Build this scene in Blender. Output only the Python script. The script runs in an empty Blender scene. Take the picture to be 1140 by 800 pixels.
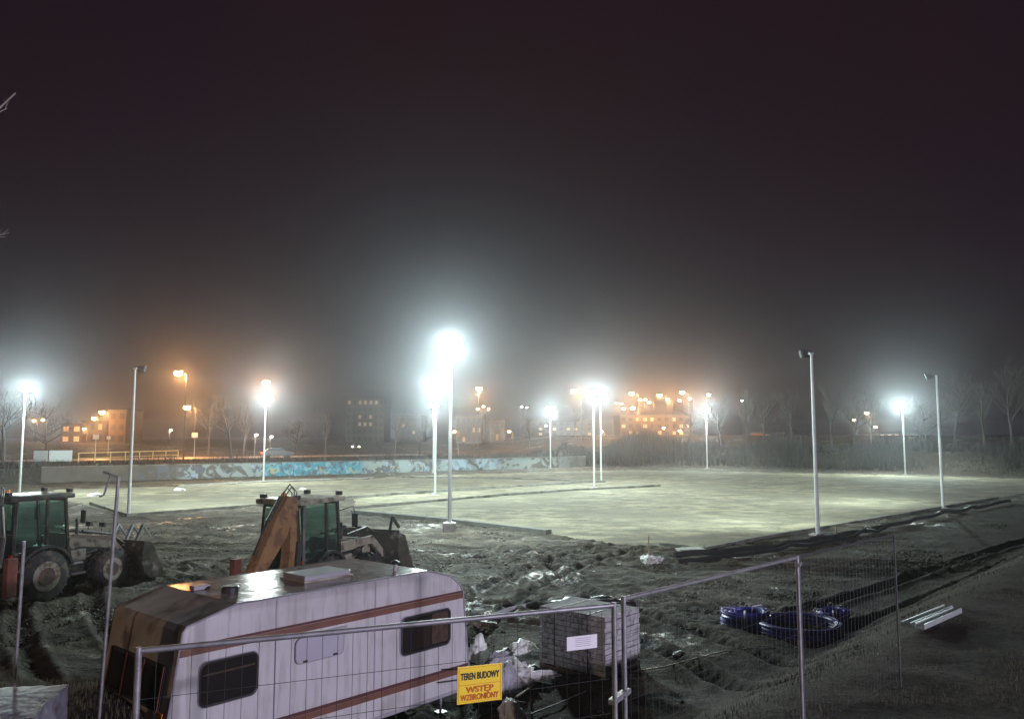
import bpy, bmesh, math, random
from mathutils import Vector, Matrix, noise
import numpy as np
random.seed(7)
sc = bpy.context.scene
col = sc.collection
PI = math.pi
R = math.radians
H = 4.6; F = 880.0; PITCH = math.atan(85/880)

# ------------------------------------------------------------------ camera
cam_d = bpy.data.cameras.new('camera'); cam = bpy.data.objects.new('camera', cam_d); col.objects.link(cam)
cam.location = (0, 0, H); cam.rotation_euler = (PI/2 + PITCH, 0, 0)
cam_d.sensor_width = 36; cam_d.lens = 36*F/1140; cam_d.clip_end = 3000; cam_d.clip_start = .05
sc.camera = cam

# ------------------------------------------------------------------ measuring helpers (survey of the site)
def ray(x, y):
    v = Vector(((x-570)/F, 1.0, -(y-400)/F)); c, s = math.cos(PITCH), math.sin(PITCH)
    return Vector((v.x, v.y*c - v.z*s, v.y*s + v.z*c))
def onz(x, y, z=0.0):
    r = ray(x, y); t = (z-H)/r.z
    return Vector((0, 0, H)) + r*t
def ond(x, y, D):
    r = ray(x, y); return Vector((0, 0, H)) + r*(D/r.y)
def sstep(a, b, x):
    t = min(1, max(0, (x-a)/(b-a))); return t*t*(3-2*t)

FENCE = [(-60, 9.5), (-7.5, 9.8), (-5.6, 9.8), (-2.31, 5.04), (.85, 6.45), (3.15, 8.87), (5.14, 10.82), (12, 18.5), (60, 68)]
def pl(P, x):
    if x <= P[0][0]: return P[0][1]
    for (a, b), (c, d) in zip(P, P[1:]):
        if x <= c: return b + (d-b)*(x-a)/(c-a)
    return P[-1][1]
BACK = [(-200, 20), (-75, 56), (-37.4, 84.3), (9.5, 119), (30, 113), (48, 97), (58, 88), (110, 40), (200, -20)]
def terrain(x, y):
    """big shapes of the ground, without the small lumps"""
    s = (y - pl(FENCE, x))*.72
    z = 1.3*(1 - sstep(.5, 4.0, s)) if y < 75 else 0
    d = (y - pl(BACK, x))*.8
    if d > 0:
        k = sstep(-5, 14, x)
        z += (1-k)*(1.35*sstep(.5, 1.6, d) + 1.6*sstep(34, 75, d)) + k*(2.6*sstep(0, 9, d)+2.1*sstep(12, 45, d))
    return z
def gp(px, py, dz=0):
    """point of the ground seen at a pixel of the photograph"""
    z = 0
    for _ in range(30):
        p = onz(px, py, min(z, 4.3)); z = .5*z + .5*terrain(p.x, p.y)
    p = onz(px, py, min(z, 4.3)); p.z = terrain(p.x, p.y) + dz
    return p

def inpoly(x, y, P):
    c = False; j = len(P)-1
    for i in range(len(P)):
        if (P[i][1] > y) != (P[j][1] > y) and x < (P[j][0]-P[i][0])*(y-P[i][1])/(P[j][1]-P[i][1]) + P[i][0]: c = not c
        j = i
    return c
def W(L): return [tuple(onz(a, b)[:2]) for a, b in L]
FIELD = [W([(60, 553), (142, 575), (282, 564), (395, 554), (396, 569), (500, 580), (612, 594), (690, 606), (745, 607), (792, 612), (850, 599), (911, 589), (1000, 574), (1060, 563), (1140, 549), (1230, 540), (1140, 533), (1000, 529), (880, 526), (700, 523), (610, 525), (440, 530), (415, 533), (290, 537), (200, 541), (60, 545)])]

# ------------------------------------------------------------------ materials
def mat(name, color, rough=.8, metal=0, var=.25, scale=6, bump=.0, bscale=30, spec=.5, color2=None, c2scale=3, c2lo=.5, c2hi=.62, coat=0, emit=None, estr=0, alpha=1, trans=0):
    m = bpy.data.materials.new(name); m.use_nodes = True
    nt = m.node_tree; N = nt.nodes; L = nt.links; b = N['Principled BSDF']
    b.inputs['Roughness'].default_value = rough; b.inputs['Metallic'].default_value = metal
    b.inputs['Specular IOR Level'].default_value = spec
    b.inputs['Coat Weight'].default_value = coat
    tc = N.new('ShaderNodeTexCoord')
    n = N.new('ShaderNodeTexNoise'); n.inputs['Scale'].default_value = scale; n.inputs['Detail'].default_value = 6
    L.new(tc.outputs['Object'], n.inputs['Vector'])
    r = N.new('ShaderNodeValToRGB')
    r.color_ramp.elements[0].position = .3; r.color_ramp.elements[1].position = .7
    r.color_ramp.elements[0].color = [c*(1-var) for c in color]+[1]
    r.color_ramp.elements[1].color = [min(1, c*(1+var)) for c in color]+[1]
    L.new(n.outputs['Fac'], r.inputs['Fac']); out = r.outputs['Color']
    if color2:
        n2 = N.new('ShaderNodeTexNoise'); n2.inputs['Scale'].default_value = c2scale; n2.inputs['Detail'].default_value = 8
        L.new(tc.outputs['Object'], n2.inputs['Vector'])
        mr = N.new('ShaderNodeMapRange'); mr.inputs['From Min'].default_value = c2lo; mr.inputs['From Max'].default_value = c2hi
        L.new(n2.outputs['Fac'], mr.inputs['Value'])
        mx = N.new('ShaderNodeMix'); mx.data_type = 'RGBA'; mx.inputs['B'].default_value = list(color2)+[1]
        L.new(mr.outputs['Result'], mx.inputs['Factor']); L.new(out, mx.inputs['A']); out = mx.outputs['Result']
    L.new(out, b.inputs['Base Color'])
    if bump:
        nb = N.new('ShaderNodeTexNoise'); nb.inputs['Scale'].default_value = bscale; nb.inputs['Detail'].default_value = 5
        L.new(tc.outputs['Object'], nb.inputs['Vector'])
        bp = N.new('ShaderNodeBump'); bp.inputs['Strength'].default_value = bump; bp.inputs['Distance'].default_value = .02
        L.new(nb.outputs['Fac'], bp.inputs['Height']); L.new(bp.outputs['Normal'], b.inputs['Normal'])
    if emit:
        b.inputs['Emission Color'].default_value = list(emit)+[1]; b.inputs['Emission Strength'].default_value = estr
        m.cycles.emission_sampling = 'NONE'
    if trans:
        b.inputs['Transmission Weight'].default_value = trans
    if alpha < 1: b.inputs['Alpha'].default_value = alpha
    return m
M = {}
M['steel'] = mat('galvanised_steel', (.42, .43, .44), .45, .7, .15, 3, .1, 60)
M['fence_steel'] = mat('fence_steel', (.28, .28, .29), .5, .5, .3, 9, .1, 60)
M['wire'] = mat('fence_wire', (.07, .07, .075), .6, .4)
M['post_grey'] = mat('pole_paint', (.5, .51, .5), .5, .2, .12, 2)
M['concrete'] = mat('concrete', (.34, .33, .30), .9, 0, .25, 5, .4, 40)
M['kerb'] = mat('kerb_concrete', (.17, .165, .14), .9, 0, .3, 2, .3, 30, color2=(.07, .065, .05), c2scale=.7)
M['kerb_wall'] = mat('kerb_wall_concrete', (.13, .13, .115), .9, 0, .25, 2, .3, 30)
M['black_pipe'] = mat('black_pipe', (.02, .02, .022), .35, 0, .3, 2, .1, 12)
M['rubber'] = mat('tyre_rubber', (.025, .024, .023), .85, 0, .3, 5, .4, 40, color2=(.09, .075, .055), c2scale=4)
M['rim'] = mat('wheel_rim', (.3, .28, .24), .5, .2, .2, 4, color2=(.16, .11, .07), c2scale=6)
M['hub_red'] = mat('wheel_hub', (.13, .06, .045), .6, color2=(.05, .04, .035))
M['dark_body'] = mat('dark_machine_paint', (.035, .035, .036), .45, .1, .3, 3, color2=(.1, .085, .06), c2scale=5, coat=.2)
M['cream_body'] = mat('cream_machine_paint', (.42, .39, .28), .45, 0, .2, 3, color2=(.16, .13, .09), c2scale=4, coat=.2)
M['dull_body'] = mat('dull_cream_paint', (.24, .225, .17), .45, 0, .3, 3, color2=(.06, .05, .04), c2scale=3, coat=.2)
M['yellow_arm'] = mat('weathered_yellow_arm', (.34, .19, .08), .5, 0, .2, 3, .1, 30, color2=(.2, .1, .05), c2scale=4)
M['red_brown'] = mat('rusty_red_steel', (.2, .06, .04), .7, 0, .3, 5, .2, 30)
M['bucket_steel'] = mat('worn_bucket_steel', (.09, .075, .06), .55, .3, .4, 4, .3, 20, color2=(.3, .3, .26), c2scale=3, c2lo=.58, c2hi=.7)
M['chrome'] = mat('piston_chrome', (.7, .7, .7), .15, 1, .02)
M['interior'] = mat('cab_interior', (.03, .03, .035), .8)
def glass(name, tint, a):
    m = bpy.data.materials.new(name); m.use_nodes = True; nt = m.node_tree; N = nt.nodes; L = nt.links
    for n in list(N): N.remove(n)
    o = N.new('ShaderNodeOutputMaterial'); mx = N.new('ShaderNodeMixShader'); t = N.new('ShaderNodeBsdfTransparent'); g = N.new('ShaderNodeBsdfPrincipled')
    t.inputs['Color'].default_value = list(tint)+[1]
    g.inputs['Base Color'].default_value = (.06, .062, .062, 1); g.inputs['Roughness'].default_value = .12
    tc = N.new('ShaderNodeTexCoord'); n = N.new('ShaderNodeTexNoise'); n.inputs['Scale'].default_value = 3; n.inputs['Detail'].default_value = 5
    L.new(tc.outputs['Object'], n.inputs['Vector'])
    mr = N.new('ShaderNodeMapRange'); mr.inputs['To Min'].default_value = a*.6; mr.inputs['To Max'].default_value = min(1, a*1.4)
    L.new(n.outputs['Fac'], mr.inputs['Value']); L.new(mr.outputs['Result'], mx.inputs['Fac'])
    L.new(t.outputs[0], mx.inputs[1]); L.new(g.outputs[0], mx.inputs[2]); L.new(mx.outputs[0], o.inputs['Surface'])
    return m
M['cab_glass'] = glass('cab_glass', (.74, .88, .84), .2)
M['van_glass'] = glass('caravan_glass', (.75, .68, .64), .22)
M['caravan_white'] = mat('caravan_white_sheet', (.62, .61, .62), .38, 0, .04, 2, .12, 3, coat=.15, color2=(.45, .43, .41), c2scale=1.2, c2lo=.55, c2hi=.75)
def grime(m, sc3, col_, lo, hi, amt):
    nt = m.node_tree; N = nt.nodes; L = nt.links; b = N['Principled BSDF']; cur = b.inputs['Base Color'].links[0].from_socket
    tc = N.new('ShaderNodeTexCoord'); mp = N.new('ShaderNodeMapping'); mp.inputs['Scale'].default_value = sc3; n = N.new('ShaderNodeTexNoise'); n.inputs['Scale'].default_value = 1; n.inputs['Detail'].default_value = 7; n.inputs['Roughness'].default_value = .65
    r = N.new('ShaderNodeMapRange'); r.inputs['From Min'].default_value = lo; r.inputs['From Max'].default_value = hi; r.inputs['To Max'].default_value = amt
    x = N.new('ShaderNodeMix'); x.data_type = 'RGBA'; x.inputs['B'].default_value = list(col_)+[1]
    L.new(tc.outputs['Object'], mp.inputs['Vector']); L.new(mp.outputs[0], n.inputs['Vector']); L.new(n.outputs['Fac'], r.inputs[0]); L.new(r.outputs[0], x.inputs['Factor']); L.new(cur, x.inputs['A']); L.new(x.outputs['Result'], b.inputs['Base Color'])
grime(M['caravan_white'], (9, 1, .9), (.25, .21, .17), .5, .72, .6)
M['caravan_grp'] = mat('caravan_end_panel', (.42, .38, .31), .5, 0, .2, 3, .1, 8, color2=(.2, .16, .13), c2scale=2)
M['caravan_roof'] = mat('wet_caravan_roof', (.34, .28, .25), .17, 0, .25, 2, .5, 4, spec=.9, color2=(.14, .1, .085), c2scale=1.5)
M['stripe_brown'] = mat('brown_stripe', (.19, .085, .055), .5, 0, .15, 3)
M['stripe_dark'] = mat('dark_brown_stripe', (.12, .045, .04), .5, 0, .15, 3)
M['trim_dark'] = mat('dark_trim', (.03, .028, .028), .5)
M['curtain'] = mat('curtain_cloth', (.62, .52, .42), .9, 0, .3, 10)
M['hatch_grey'] = mat('hatch_plastic', (.38, .37, .40), .4, 0, .1, 3)
M['lilac_frame'] = mat('window_cover_plastic', (.5, .48, .55), .35, 0, .06, 3)
M['red_lens'] = mat('red_lamp_lens', (.6, .05, .02), .25)
M['orange_lens'] = mat('orange_lamp_lens', (.8, .25, .03), .25)
M['sign_yellow'] = mat('sign_yellow', (.95, .68, .02), .5, 0, .04, 5)
M['sign_black'] = mat('sign_black', (.03, .03, .02), .6)
M['sign_red'] = mat('sign_red', (.62, .13, .01), .6)
M['paper'] = mat('white_paper', (.8, .79, .82), .7, 0, .03)
M['paper_ink'] = mat('paper_ink', (.35, .33, .42), .8)
M['paving'] = mat('grey_paving_blocks', (.40, .39, .40), .9, 0, .3, 8, .5, 40)
M['wood'] = mat('weathered_timber', (.22, .16, .1), .85, 0, .3, 6, .3, 30)
M['white_film'] = mat('white_plastic_film', (.8, .82, .78), .45, 0, .15, 5, .5, 12, color2=(.25, .22, .18), c2scale=4, c2lo=.55)
M['grey_film'] = mat('grey_plastic_film', (.42, .42, .45), .45, 0, .2, 5, .5, 12)
M['wrap_film'] = mat('wrapped_stack_film', (.2, .2, .24), .55, 0, .3, 3, .8, 9, color2=(.12, .1, .12), c2scale=4)
M['black_film'] = mat('black_plastic_film', (.015, .015, .016), .4, 0, .2, 5, .4, 12)
M['blue_pipe'] = mat('blue_pipe', (.05, .05, .36), .4, 0, .15, 3)
M['blue_pipe2'] = mat('dark_blue_pipe', (.035, .035, .28), .45, 0, .15, 3, color2=(.25, .25, .32), c2scale=2, c2lo=.6, c2hi=.7)
M['tape_white'] = mat('binding_tape', (.6, .62, .66), .5)
M['sheet_metal'] = mat('pale_metal_profile', (.62, .66, .66), .35, .5, .15, 4)
M['bark'] = mat('grey_bark', (.05, .042, .035), .9, 0, .3, 6, .5, 30)
M['bark_lit'] = mat('lit_bark', (.4, .36, .32), .9, 0, .3, 6, .5, 30)  # light copy of the bark, brightened as if lit by the near lamp
M['brush'] = mat('dry_brush', (.016, .014, .012), .9, 0, .4, 1)
M['grass'] = mat('winter_grass', (.075, .065, .035), .9, 0, .4, 2)
M['asphalt'] = mat('asphalt', (.07, .065, .06), .75, 0, .25, 1, .3, 20)
M['pale_road'] = mat('lamplit_asphalt', (.3, .27, .24), .4, 0, .2, .5, .2, 10)  # paler than the other asphalt: lamplight on the street put into the colour
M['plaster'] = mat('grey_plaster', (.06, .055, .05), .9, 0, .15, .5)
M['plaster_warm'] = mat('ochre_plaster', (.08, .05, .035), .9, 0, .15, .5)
M['roof_dark'] = mat('dark_roofing', (.06, .05, .05), .8, 0, .2, 1)
M['win_dark'] = mat('dark_window', (.03, .03, .04), .2)
M['win_lit'] = mat('lit_window', (.5, .35, .2), .6, emit=(1, .62, .32), estr=.10)
M['shop_lit'] = mat('lit_shop_front', (.5, .35, .2), .6, emit=(1, .5, .18), estr=.5)
M['panel_white'] = mat('white_board', (.75, .8, .76), .6, 0, .05)
M['car_dark'] = mat('dark_car_paint', (.05, .05, .06), .3, .2, .05, coat=.5)
M['tail'] = mat('tail_light', (.6, .02, .01), .3, emit=(1, .04, .02), estr=14)
M['headl'] = mat('head_light', (.9, .8, .6), .3, emit=(1, .85, .6), estr=22)
M['led'] = mat('floodlight_lens', (.9, .95, .95), .3, emit=(.8, 1, .95), estr=160)
M['led_side'] = mat('floodlight_lens_aimed_away', (.9, .95, .95), .3, emit=(.8, 1, .95), estr=9)
M['sodium'] = mat('sodium_lens', (1, .7, .3), .3, emit=(1, .5, .16), estr=60)
M['sodium_far'] = mat('far_sodium_lens', (1, .7, .3), .3, emit=(1, .56, .24), estr=40)
M['white_lens'] = mat('white_lamp_lens', (1, 1, 1), .3, emit=(1, .88, .78), estr=25)
M['housing'] = mat('lamp_housing', (.06, .06, .065), .5, .4)
M['rail_lit'] = mat('lamplit_railing', (.7, .6, .3), .6)  # yellow glow of the street lamps painted into the rails

def ground_mat():
    m = bpy.data.materials.new('earth_and_gravel'); m.use_nodes = True
    nt = m.node_tree; N = nt.nodes; L = nt.links; b = N['Principled BSDF']
    g = N.new('ShaderNodeNewGeometry')
    def nz(scale, det=6, rough=.6, stretch=None):
        n = N.new('ShaderNodeTexNoise'); n.inputs['Scale'].default_value = scale; n.inputs['Detail'].default_value = det; n.inputs['Roughness'].default_value = rough
        if stretch:
            mp = N.new('ShaderNodeMapping'); mp.inputs['Rotation'].default_value = (0, 0, stretch[0]); mp.inputs['Scale'].default_value = (stretch[1], 1, 1)
            L.new(g.outputs['Position'], mp.inputs['Vector']); L.new(mp.outputs[0], n.inputs['Vector'])
        else: L.new(g.outputs['Position'], n.inputs['Vector'])
        return n.outputs['Fac']
    def ramp(f, pts):
        r = N.new('ShaderNodeValToRGB'); e = r.color_ramp.elements
        while len(e) < len(pts): e.new(.5)
        for i, (p, c) in enumerate(pts): e[i].position = p; e[i].color = list(c)+[1]
        L.new(f, r.inputs['Fac']); return r.outputs['Color']
    def rng(f, a, b_, lo=0, hi=1):
        r = N.new('ShaderNodeMapRange'); r.inputs['From Min'].default_value = a; r.inputs['From Max'].default_value = b_
        r.inputs['To Min'].default_value = lo; r.inputs['To Max'].default_value = hi
        L.new(f, r.inputs['Value']); return r.outputs['Result']
    def mix(f, a, c):
        x = N.new('ShaderNodeMix'); x.data_type = 'RGBA'; L.new(f, x.inputs['Factor']); L.new(a, x.inputs['A']); L.new(c, x.inputs['B']); return x.outputs['Result']
    def math_(op, a, c):
        x = N.new('ShaderNodeMath'); x.operation = op
        for i, v in enumerate((a, c)):
            if isinstance(v, (int, float)): x.inputs[i].default_value = v
            else: L.new(v, x.inputs[i])
        x.use_clamp = op != 'MULTIPLY' or True
        return x.outputs[0]
    def attr(n):
        a = N.new('ShaderNodeAttribute'); a.attribute_name = n; return a.outputs['Fac']
    fine = nz(6, 8, .7); mid = nz(.7, 8, .65); big = nz(.12, 5, .6); streak = nz(.9, 6, .6, (R(-35), .4)); streak2 = nz(1.1, 7, .62, (R(12), .2))
    field = mix(rng(mid, .44, .6), ramp(fine, [(.3, (.26, .232, .16)), (.7, (.42, .38, .245))]), ramp(fine, [(.3, (.12, .108, .075)), (.7, (.23, .21, .15))]))
    field = mix(rng(streak, .48, .62, 0, .75), field, ramp(fine, [(.3, (.06, .055, .038)), (.7, (.15, .138, .1))]))
    field = mix(rng(big, .46, .58, 0, .75), field, ramp(mid, [(.3, (.1, .09, .065)), (.7, (.23, .21, .15))]))
    mud = ramp(mid, [(.25, (.017, .014, .010)), (.5, (.06, .047, .032)), (.72, (.18, .16, .115))])
    mud = mix(rng(streak2, .54, .66, 0, .75), mud, ramp(fine, [(.3, (.11, .104, .08)), (.7, (.22, .21, .165))]))
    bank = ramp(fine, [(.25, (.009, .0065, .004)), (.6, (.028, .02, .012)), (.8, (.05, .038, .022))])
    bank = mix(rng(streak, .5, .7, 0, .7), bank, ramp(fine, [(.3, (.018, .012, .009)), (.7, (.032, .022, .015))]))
    far = ramp(mid, [(.3, (.025, .02, .015)), (.7, (.06, .05, .035))])
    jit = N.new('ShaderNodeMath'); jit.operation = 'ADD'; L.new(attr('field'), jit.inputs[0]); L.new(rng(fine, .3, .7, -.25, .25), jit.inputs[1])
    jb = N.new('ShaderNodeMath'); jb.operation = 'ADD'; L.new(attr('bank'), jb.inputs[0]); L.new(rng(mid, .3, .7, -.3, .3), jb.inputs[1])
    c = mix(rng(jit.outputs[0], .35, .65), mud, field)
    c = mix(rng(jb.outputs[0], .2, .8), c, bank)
    c = mix(attr('far'), c, far)
    L.new(c, b.inputs['Base Color'])
    # wet glints only in the churned mud
    mudm = math_('SUBTRACT', math_('SUBTRACT', 1, attr('field')), attr('bank'))
    wet = math_('MULTIPLY', mudm, math_('MULTIPLY', rng(nz(.3, 6, .6), .53, .6), rng(nz(2.2, 6, .7), .47, .56)))
    wet2 = math_('MULTIPLY', wet, 1)
    rr = rng(wet2, 0, 1, .88, .28); L.new(rr, b.inputs['Roughness'])
    b.inputs['Specular IOR Level'].default_value = .3
    bp = N.new('ShaderNodeBump'); bp.inputs['Strength'].default_value = 1.0; bp.inputs['Distance'].default_value = .14
    vo = N.new('ShaderNodeTexVoronoi'); vo.inputs['Scale'].default_value = 5.5; vo.feature = 'SMOOTH_F1'
    wv = N.new('ShaderNodeTexNoise'); wv.inputs['Scale'].default_value = 3; wv.inputs['Detail'].default_value = 4; L.new(g.outputs['Position'], wv.inputs['Vector'])
    wm = N.new('ShaderNodeMix'); wm.data_type = 'RGBA'; wm.blend_type = 'ADD'; wm.inputs['Factor'].default_value = .5
    L.new(g.outputs['Position'], wm.inputs['A']); L.new(wv.outputs['Color'], wm.inputs['B']); L.new(wm.outputs['Result'], vo.inputs['Vector'])
    vm = math_('MULTIPLY', vo.outputs['Distance'], math_('MULTIPLY', mudm, rng(nz(.25, 3, .5), .4, .65, .1, .9)))
    h1 = N.new('ShaderNodeMath'); h1.operation = 'SUBTRACT'; L.new(nz(9, 6, .7), h1.inputs[0]); L.new(vm, h1.inputs[1])
    hh = N.new('ShaderNodeMath'); hh.operation = 'ADD'; L.new(h1.outputs[0], hh.inputs[0]); L.new(nz(1.6, 6, .65), hh.inputs[1])
    L.new(hh.outputs[0], bp.inputs['Height']); L.new(bp.outputs['Normal'], b.inputs['Normal'])
    return m

def wall_mat():
    m = mat('graffiti_wall', (.075, .062, .05), .85, 0, .2, 1, .2, 20)
    nt = m.node_tree; N = nt.nodes; L = nt.links; b = N['Principled BSDF']
    tc = N.new('ShaderNodeTexCoord'); sp = N.new('ShaderNodeSeparateXYZ'); L.new(tc.outputs['Object'], sp.inputs[0])
    def nzs(scale, w, det=3, dist=1.5):
        n = N.new('ShaderNodeTexNoise'); n.noise_dimensions = '4D'; n.inputs['W'].default_value = w
        n.inputs['Scale'].default_value = scale; n.inputs['Detail'].default_value = det; n.inputs['Distortion'].default_value = dist
        L.new(tc.outputs['Object'], n.inputs['Vector']); return n.outputs['Fac']
    def band(a0, a1, b0, b1):
        r1 = N.new('ShaderNodeMapRange'); r1.inputs['From Min'].default_value = a0; r1.inputs['From Max'].default_value = a1; L.new(sp.outputs[0], r1.inputs[0])
        r2 = N.new('ShaderNodeMapRange'); r2.inputs['From Min'].default_value = b1; r2.inputs['From Max'].default_value = b0; L.new(sp.outputs[0], r2.inputs[0])
        x = N.new('ShaderNodeMath'); x.operation = 'MULTIPLY'; L.new(r1.outputs[0], x.inputs[0]); L.new(r2.outputs[0], x.inputs[1]); return x.outputs[0]
    def thr(f, lo, hi, g=None):
        r = N.new('ShaderNodeMapRange'); r.inputs['From Min'].default_value = lo; r.inputs['From Max'].default_value = hi; L.new(f, r.inputs[0]); o = r.outputs[0]
        if g:
            x = N.new('ShaderNodeMath'); x.operation = 'MULTIPLY'; L.new(o, x.inputs[0]); L.new(g, x.inputs[1]); o = x.outputs[0]
        return o
    cur = b.inputs['Base Color'].links[0].from_socket
    def over(f, c):
        nonlocal cur
        x = N.new('ShaderNodeMix'); x.data_type = 'RGBA'; L.new(f, x.inputs['Factor']); L.new(cur, x.inputs['A']); x.inputs['B'].default_value = list(c)+[1]; cur = x.outputs['Result']
    WL = WALL_S
    over(thr(nzs(.5, 1), .45, .5, band(WL(195), WL(205), WL(610), WL(640))), (.2, .225, .215))
    over(thr(nzs(.6, 2), .36, .42, band(WL(292), WL(296), WL(398), WL(406))), (.035, .19, .25))
    over(thr(nzs(.9, 3), .54, .57, band(WL(150), WL(160), WL(560), WL(570))), (.08, .08, .1))
    over(thr(nzs(.8, 4), .56, .6, band(WL(292), WL(296), WL(398), WL(406))), (.15, .30, .33))
    over(thr(nzs(.7, 5), .6, .62, band(WL(185), WL(190), WL(520), WL(530))), (.2, .26, .34))
    over(thr(nzs(1.1, 6), .62, .64, band(WL(280), WL(300), WL(470), WL(480))), (.3, .25, .12))
    over(thr(nzs(.5, 7), .42, .5, band(WL(490), WL(500), WL(545), WL(560))), (.3, .38, .45))
    L.new(cur, b.inputs['Base Color']); return m

# ------------------------------------------------------------------ mesh builder
class MB:
    def __init__(s): s.v = []; s.f = []
    def add(s, vs, fs):
        o = len(s.v); s.v += [tuple(v) for v in vs]; s.f += [tuple(i+o for i in f) for f in fs]; return s
    def box(s, x0, x1, y0, y1, z0, z1, bev=0, mtx=None):
        if bev:
            bm = bmesh.new(); bmesh.ops.create_cube(bm, size=1)
            bmesh.ops.scale(bm, vec=(x1-x0, y1-y0, z1-z0), verts=bm.verts)
            bmesh.ops.translate(bm, vec=((x0+x1)/2, (y0+y1)/2, (z0+z1)/2), verts=bm.verts)
            bmesh.ops.bevel(bm, geom=bm.edges[:], offset=bev, segments=2, profile=.6, affect='EDGES')
            bm.verts.index_update()
            vs = [v.co.copy() for v in bm.verts]; fs = [[v.index for v in f.verts] for f in bm.faces]; bm.free()
        else:
            vs = [Vector(p) for p in ((x0,y0,z0),(x1,y0,z0),(x1,y1,z0),(x0,y1,z0),(x0,y0,z1),(x1,y0,z1),(x1,y1,z1),(x0,y1,z1))]
            fs = [(0,3,2,1),(4,5,6,7),(0,1,5,4),(1,2,6,5),(2,3,7,6),(3,0,4,7)]
        if mtx: vs = [mtx @ v for v in vs]
        return s.add(vs, fs)
    def tube(s, pts, r, n=8, cap=True):
        pts = [Vector(p) for p in pts]
        rs = r if isinstance(r, (list, tuple)) else [r]*len(pts)
        vs = []; up = Vector((0, 0, 1)); prev = None
        for i, p in enumerate(pts):
            d = (pts[min(i+1, len(pts)-1)] - pts[max(i-1, 0)]); d = d.normalized() if d.length > 1e-9 else up
            if prev is None:
                a = d.cross(up if abs(d.z) < .9 else Vector((1, 0, 0))).normalized()
            else:
                a = (prev - d*prev.dot(d)); a = a.normalized() if a.length > 1e-6 else d.orthogonal().normalized()
            prev = a; b = d.cross(a)
            for k in range(n):
                t = 2*PI*k/n; vs.append(p + (a*math.cos(t)+b*math.sin(t))*rs[i])
        fs = []
        for i in range(len(pts)-1):
            for k in range(n):
                k2 = (k+1) % n; fs.append((i*n+k, i*n+k2, (i+1)*n+k2, (i+1)*n+k))
        if cap: fs.append(tuple(reversed(range(n)))); fs.append(tuple((len(pts)-1)*n+k for k in range(n)))
        return s.add(vs, fs)
    def prism(s, prof, y0, y1):
        """profile of (x, z), extruded along y"""
        n = len(prof); vs = [(x, y0, z) for x, z in prof]+[(x, y1, z) for x, z in prof]
        fs = [tuple(range(n)), tuple(reversed(range(n, 2*n)))]+[(i, i+n, (i+1) % n+n, (i+1) % n) for i in range(n)]
        return s.add(vs, fs)
    def bar(s, a, b, w, h):
        a = Vector(a); b = Vector(b); d = (b-a); L_ = d.length; d.normalize()
        side = d.cross(Vector((0, 0, 1)));
        if side.length < 1e-3: side = Vector((0, 1, 0))
        side.normalize(); up = side.cross(d)
        m = Matrix((d, side, up)).transposed().to_4x4(); m.translation = a
        return s.box(0, L_, -w/2, w/2, -h/2, h/2, 0, m)
    def lathe(s, prof, c, axis='y', n=24):
        """profile of (radius, offset)"""
        vs = []; c = Vector(c)
        for r_, o in prof:
            for k in range(n):
                t = 2*PI*k/n; u, w = r_*math.cos(t), r_*math.sin(t)
                vs.append(c + (Vector((u, o, w)) if axis == 'y' else Vector((u, w, o)) if axis == 'z' else Vector((o, u, w))))
        fs = [(i*n+k, i*n+(k+1) % n, (i+1)*n+(k+1) % n, (i+1)*n+k) for i in range(len(prof)-1) for k in range(n)]
        fs += [tuple(range(n)), tuple(reversed(range((len(prof)-1)*n, len(prof)*n)))]
        return s.add(vs, fs)
    def move(s, m): s.v = [tuple(m @ Vector(v)) for v in s.v]; return s
    def build(s, name, material, parent=None, smooth=False, loc=None, recalc=True):
        me = bpy.data.meshes.new(name); me.from_pydata(s.v, [], s.f); me.update()
        if recalc and len(s.v) < 60000:
            bm = bmesh.new(); bm.from_mesh(me); bmesh.ops.recalc_face_normals(bm, faces=bm.faces); bm.to_mesh(me); bm.free()
        if material: me.materials.append(material)
        if smooth:
            for p in me.polygons: p.use_smooth = True
            if hasattr(me, 'set_sharp_from_angle'): me.set_sharp_from_angle(angle=R(40))
        o = bpy.data.objects.new(name, me); col.objects.link(o)
        if parent: o.parent = parent
        if loc: o.location = loc
        return o
def tag(o, label=None, cat=None, group=None, kind=None):
    if label: o['label'] = label
    if cat: o['category'] = cat
    if group: o['group'] = group
    if kind: o['kind'] = kind
    return o
def thing(name, label, cat, loc=(0, 0, 0), rz=0, group=None):
    o = bpy.data.objects.new(name, None); col.objects.link(o); o.empty_display_size = .2
    o.location = loc; o.rotation_euler = (0, 0, rz)
    return tag(o, label, cat, group)
def copy_tree(o, parent=None, drop_light=False):
    c = o.copy(); col.objects.link(c)
    if parent: c.parent = parent
    for ch in list(o.children): copy_tree(ch, c)
    return c
def light(name, kind, loc, energy, color, parent=None, size=.1, aim=None, spot=170, blend=1):
    d = bpy.data.lights.new(name, kind); d.energy = energy; d.color = color
    if kind in ('POINT', 'SPOT'): d.shadow_soft_size = size
    if kind == 'SPOT': d.spot_size = R(spot); d.spot_blend = blend
    o = bpy.data.objects.new(name, d); col.objects.link(o); o.location = loc
    if aim is not None: o.rotation_euler = Vector(aim).to_track_quat('-Z', 'Y').to_euler()
    if parent: o.parent = parent
    return o

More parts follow.
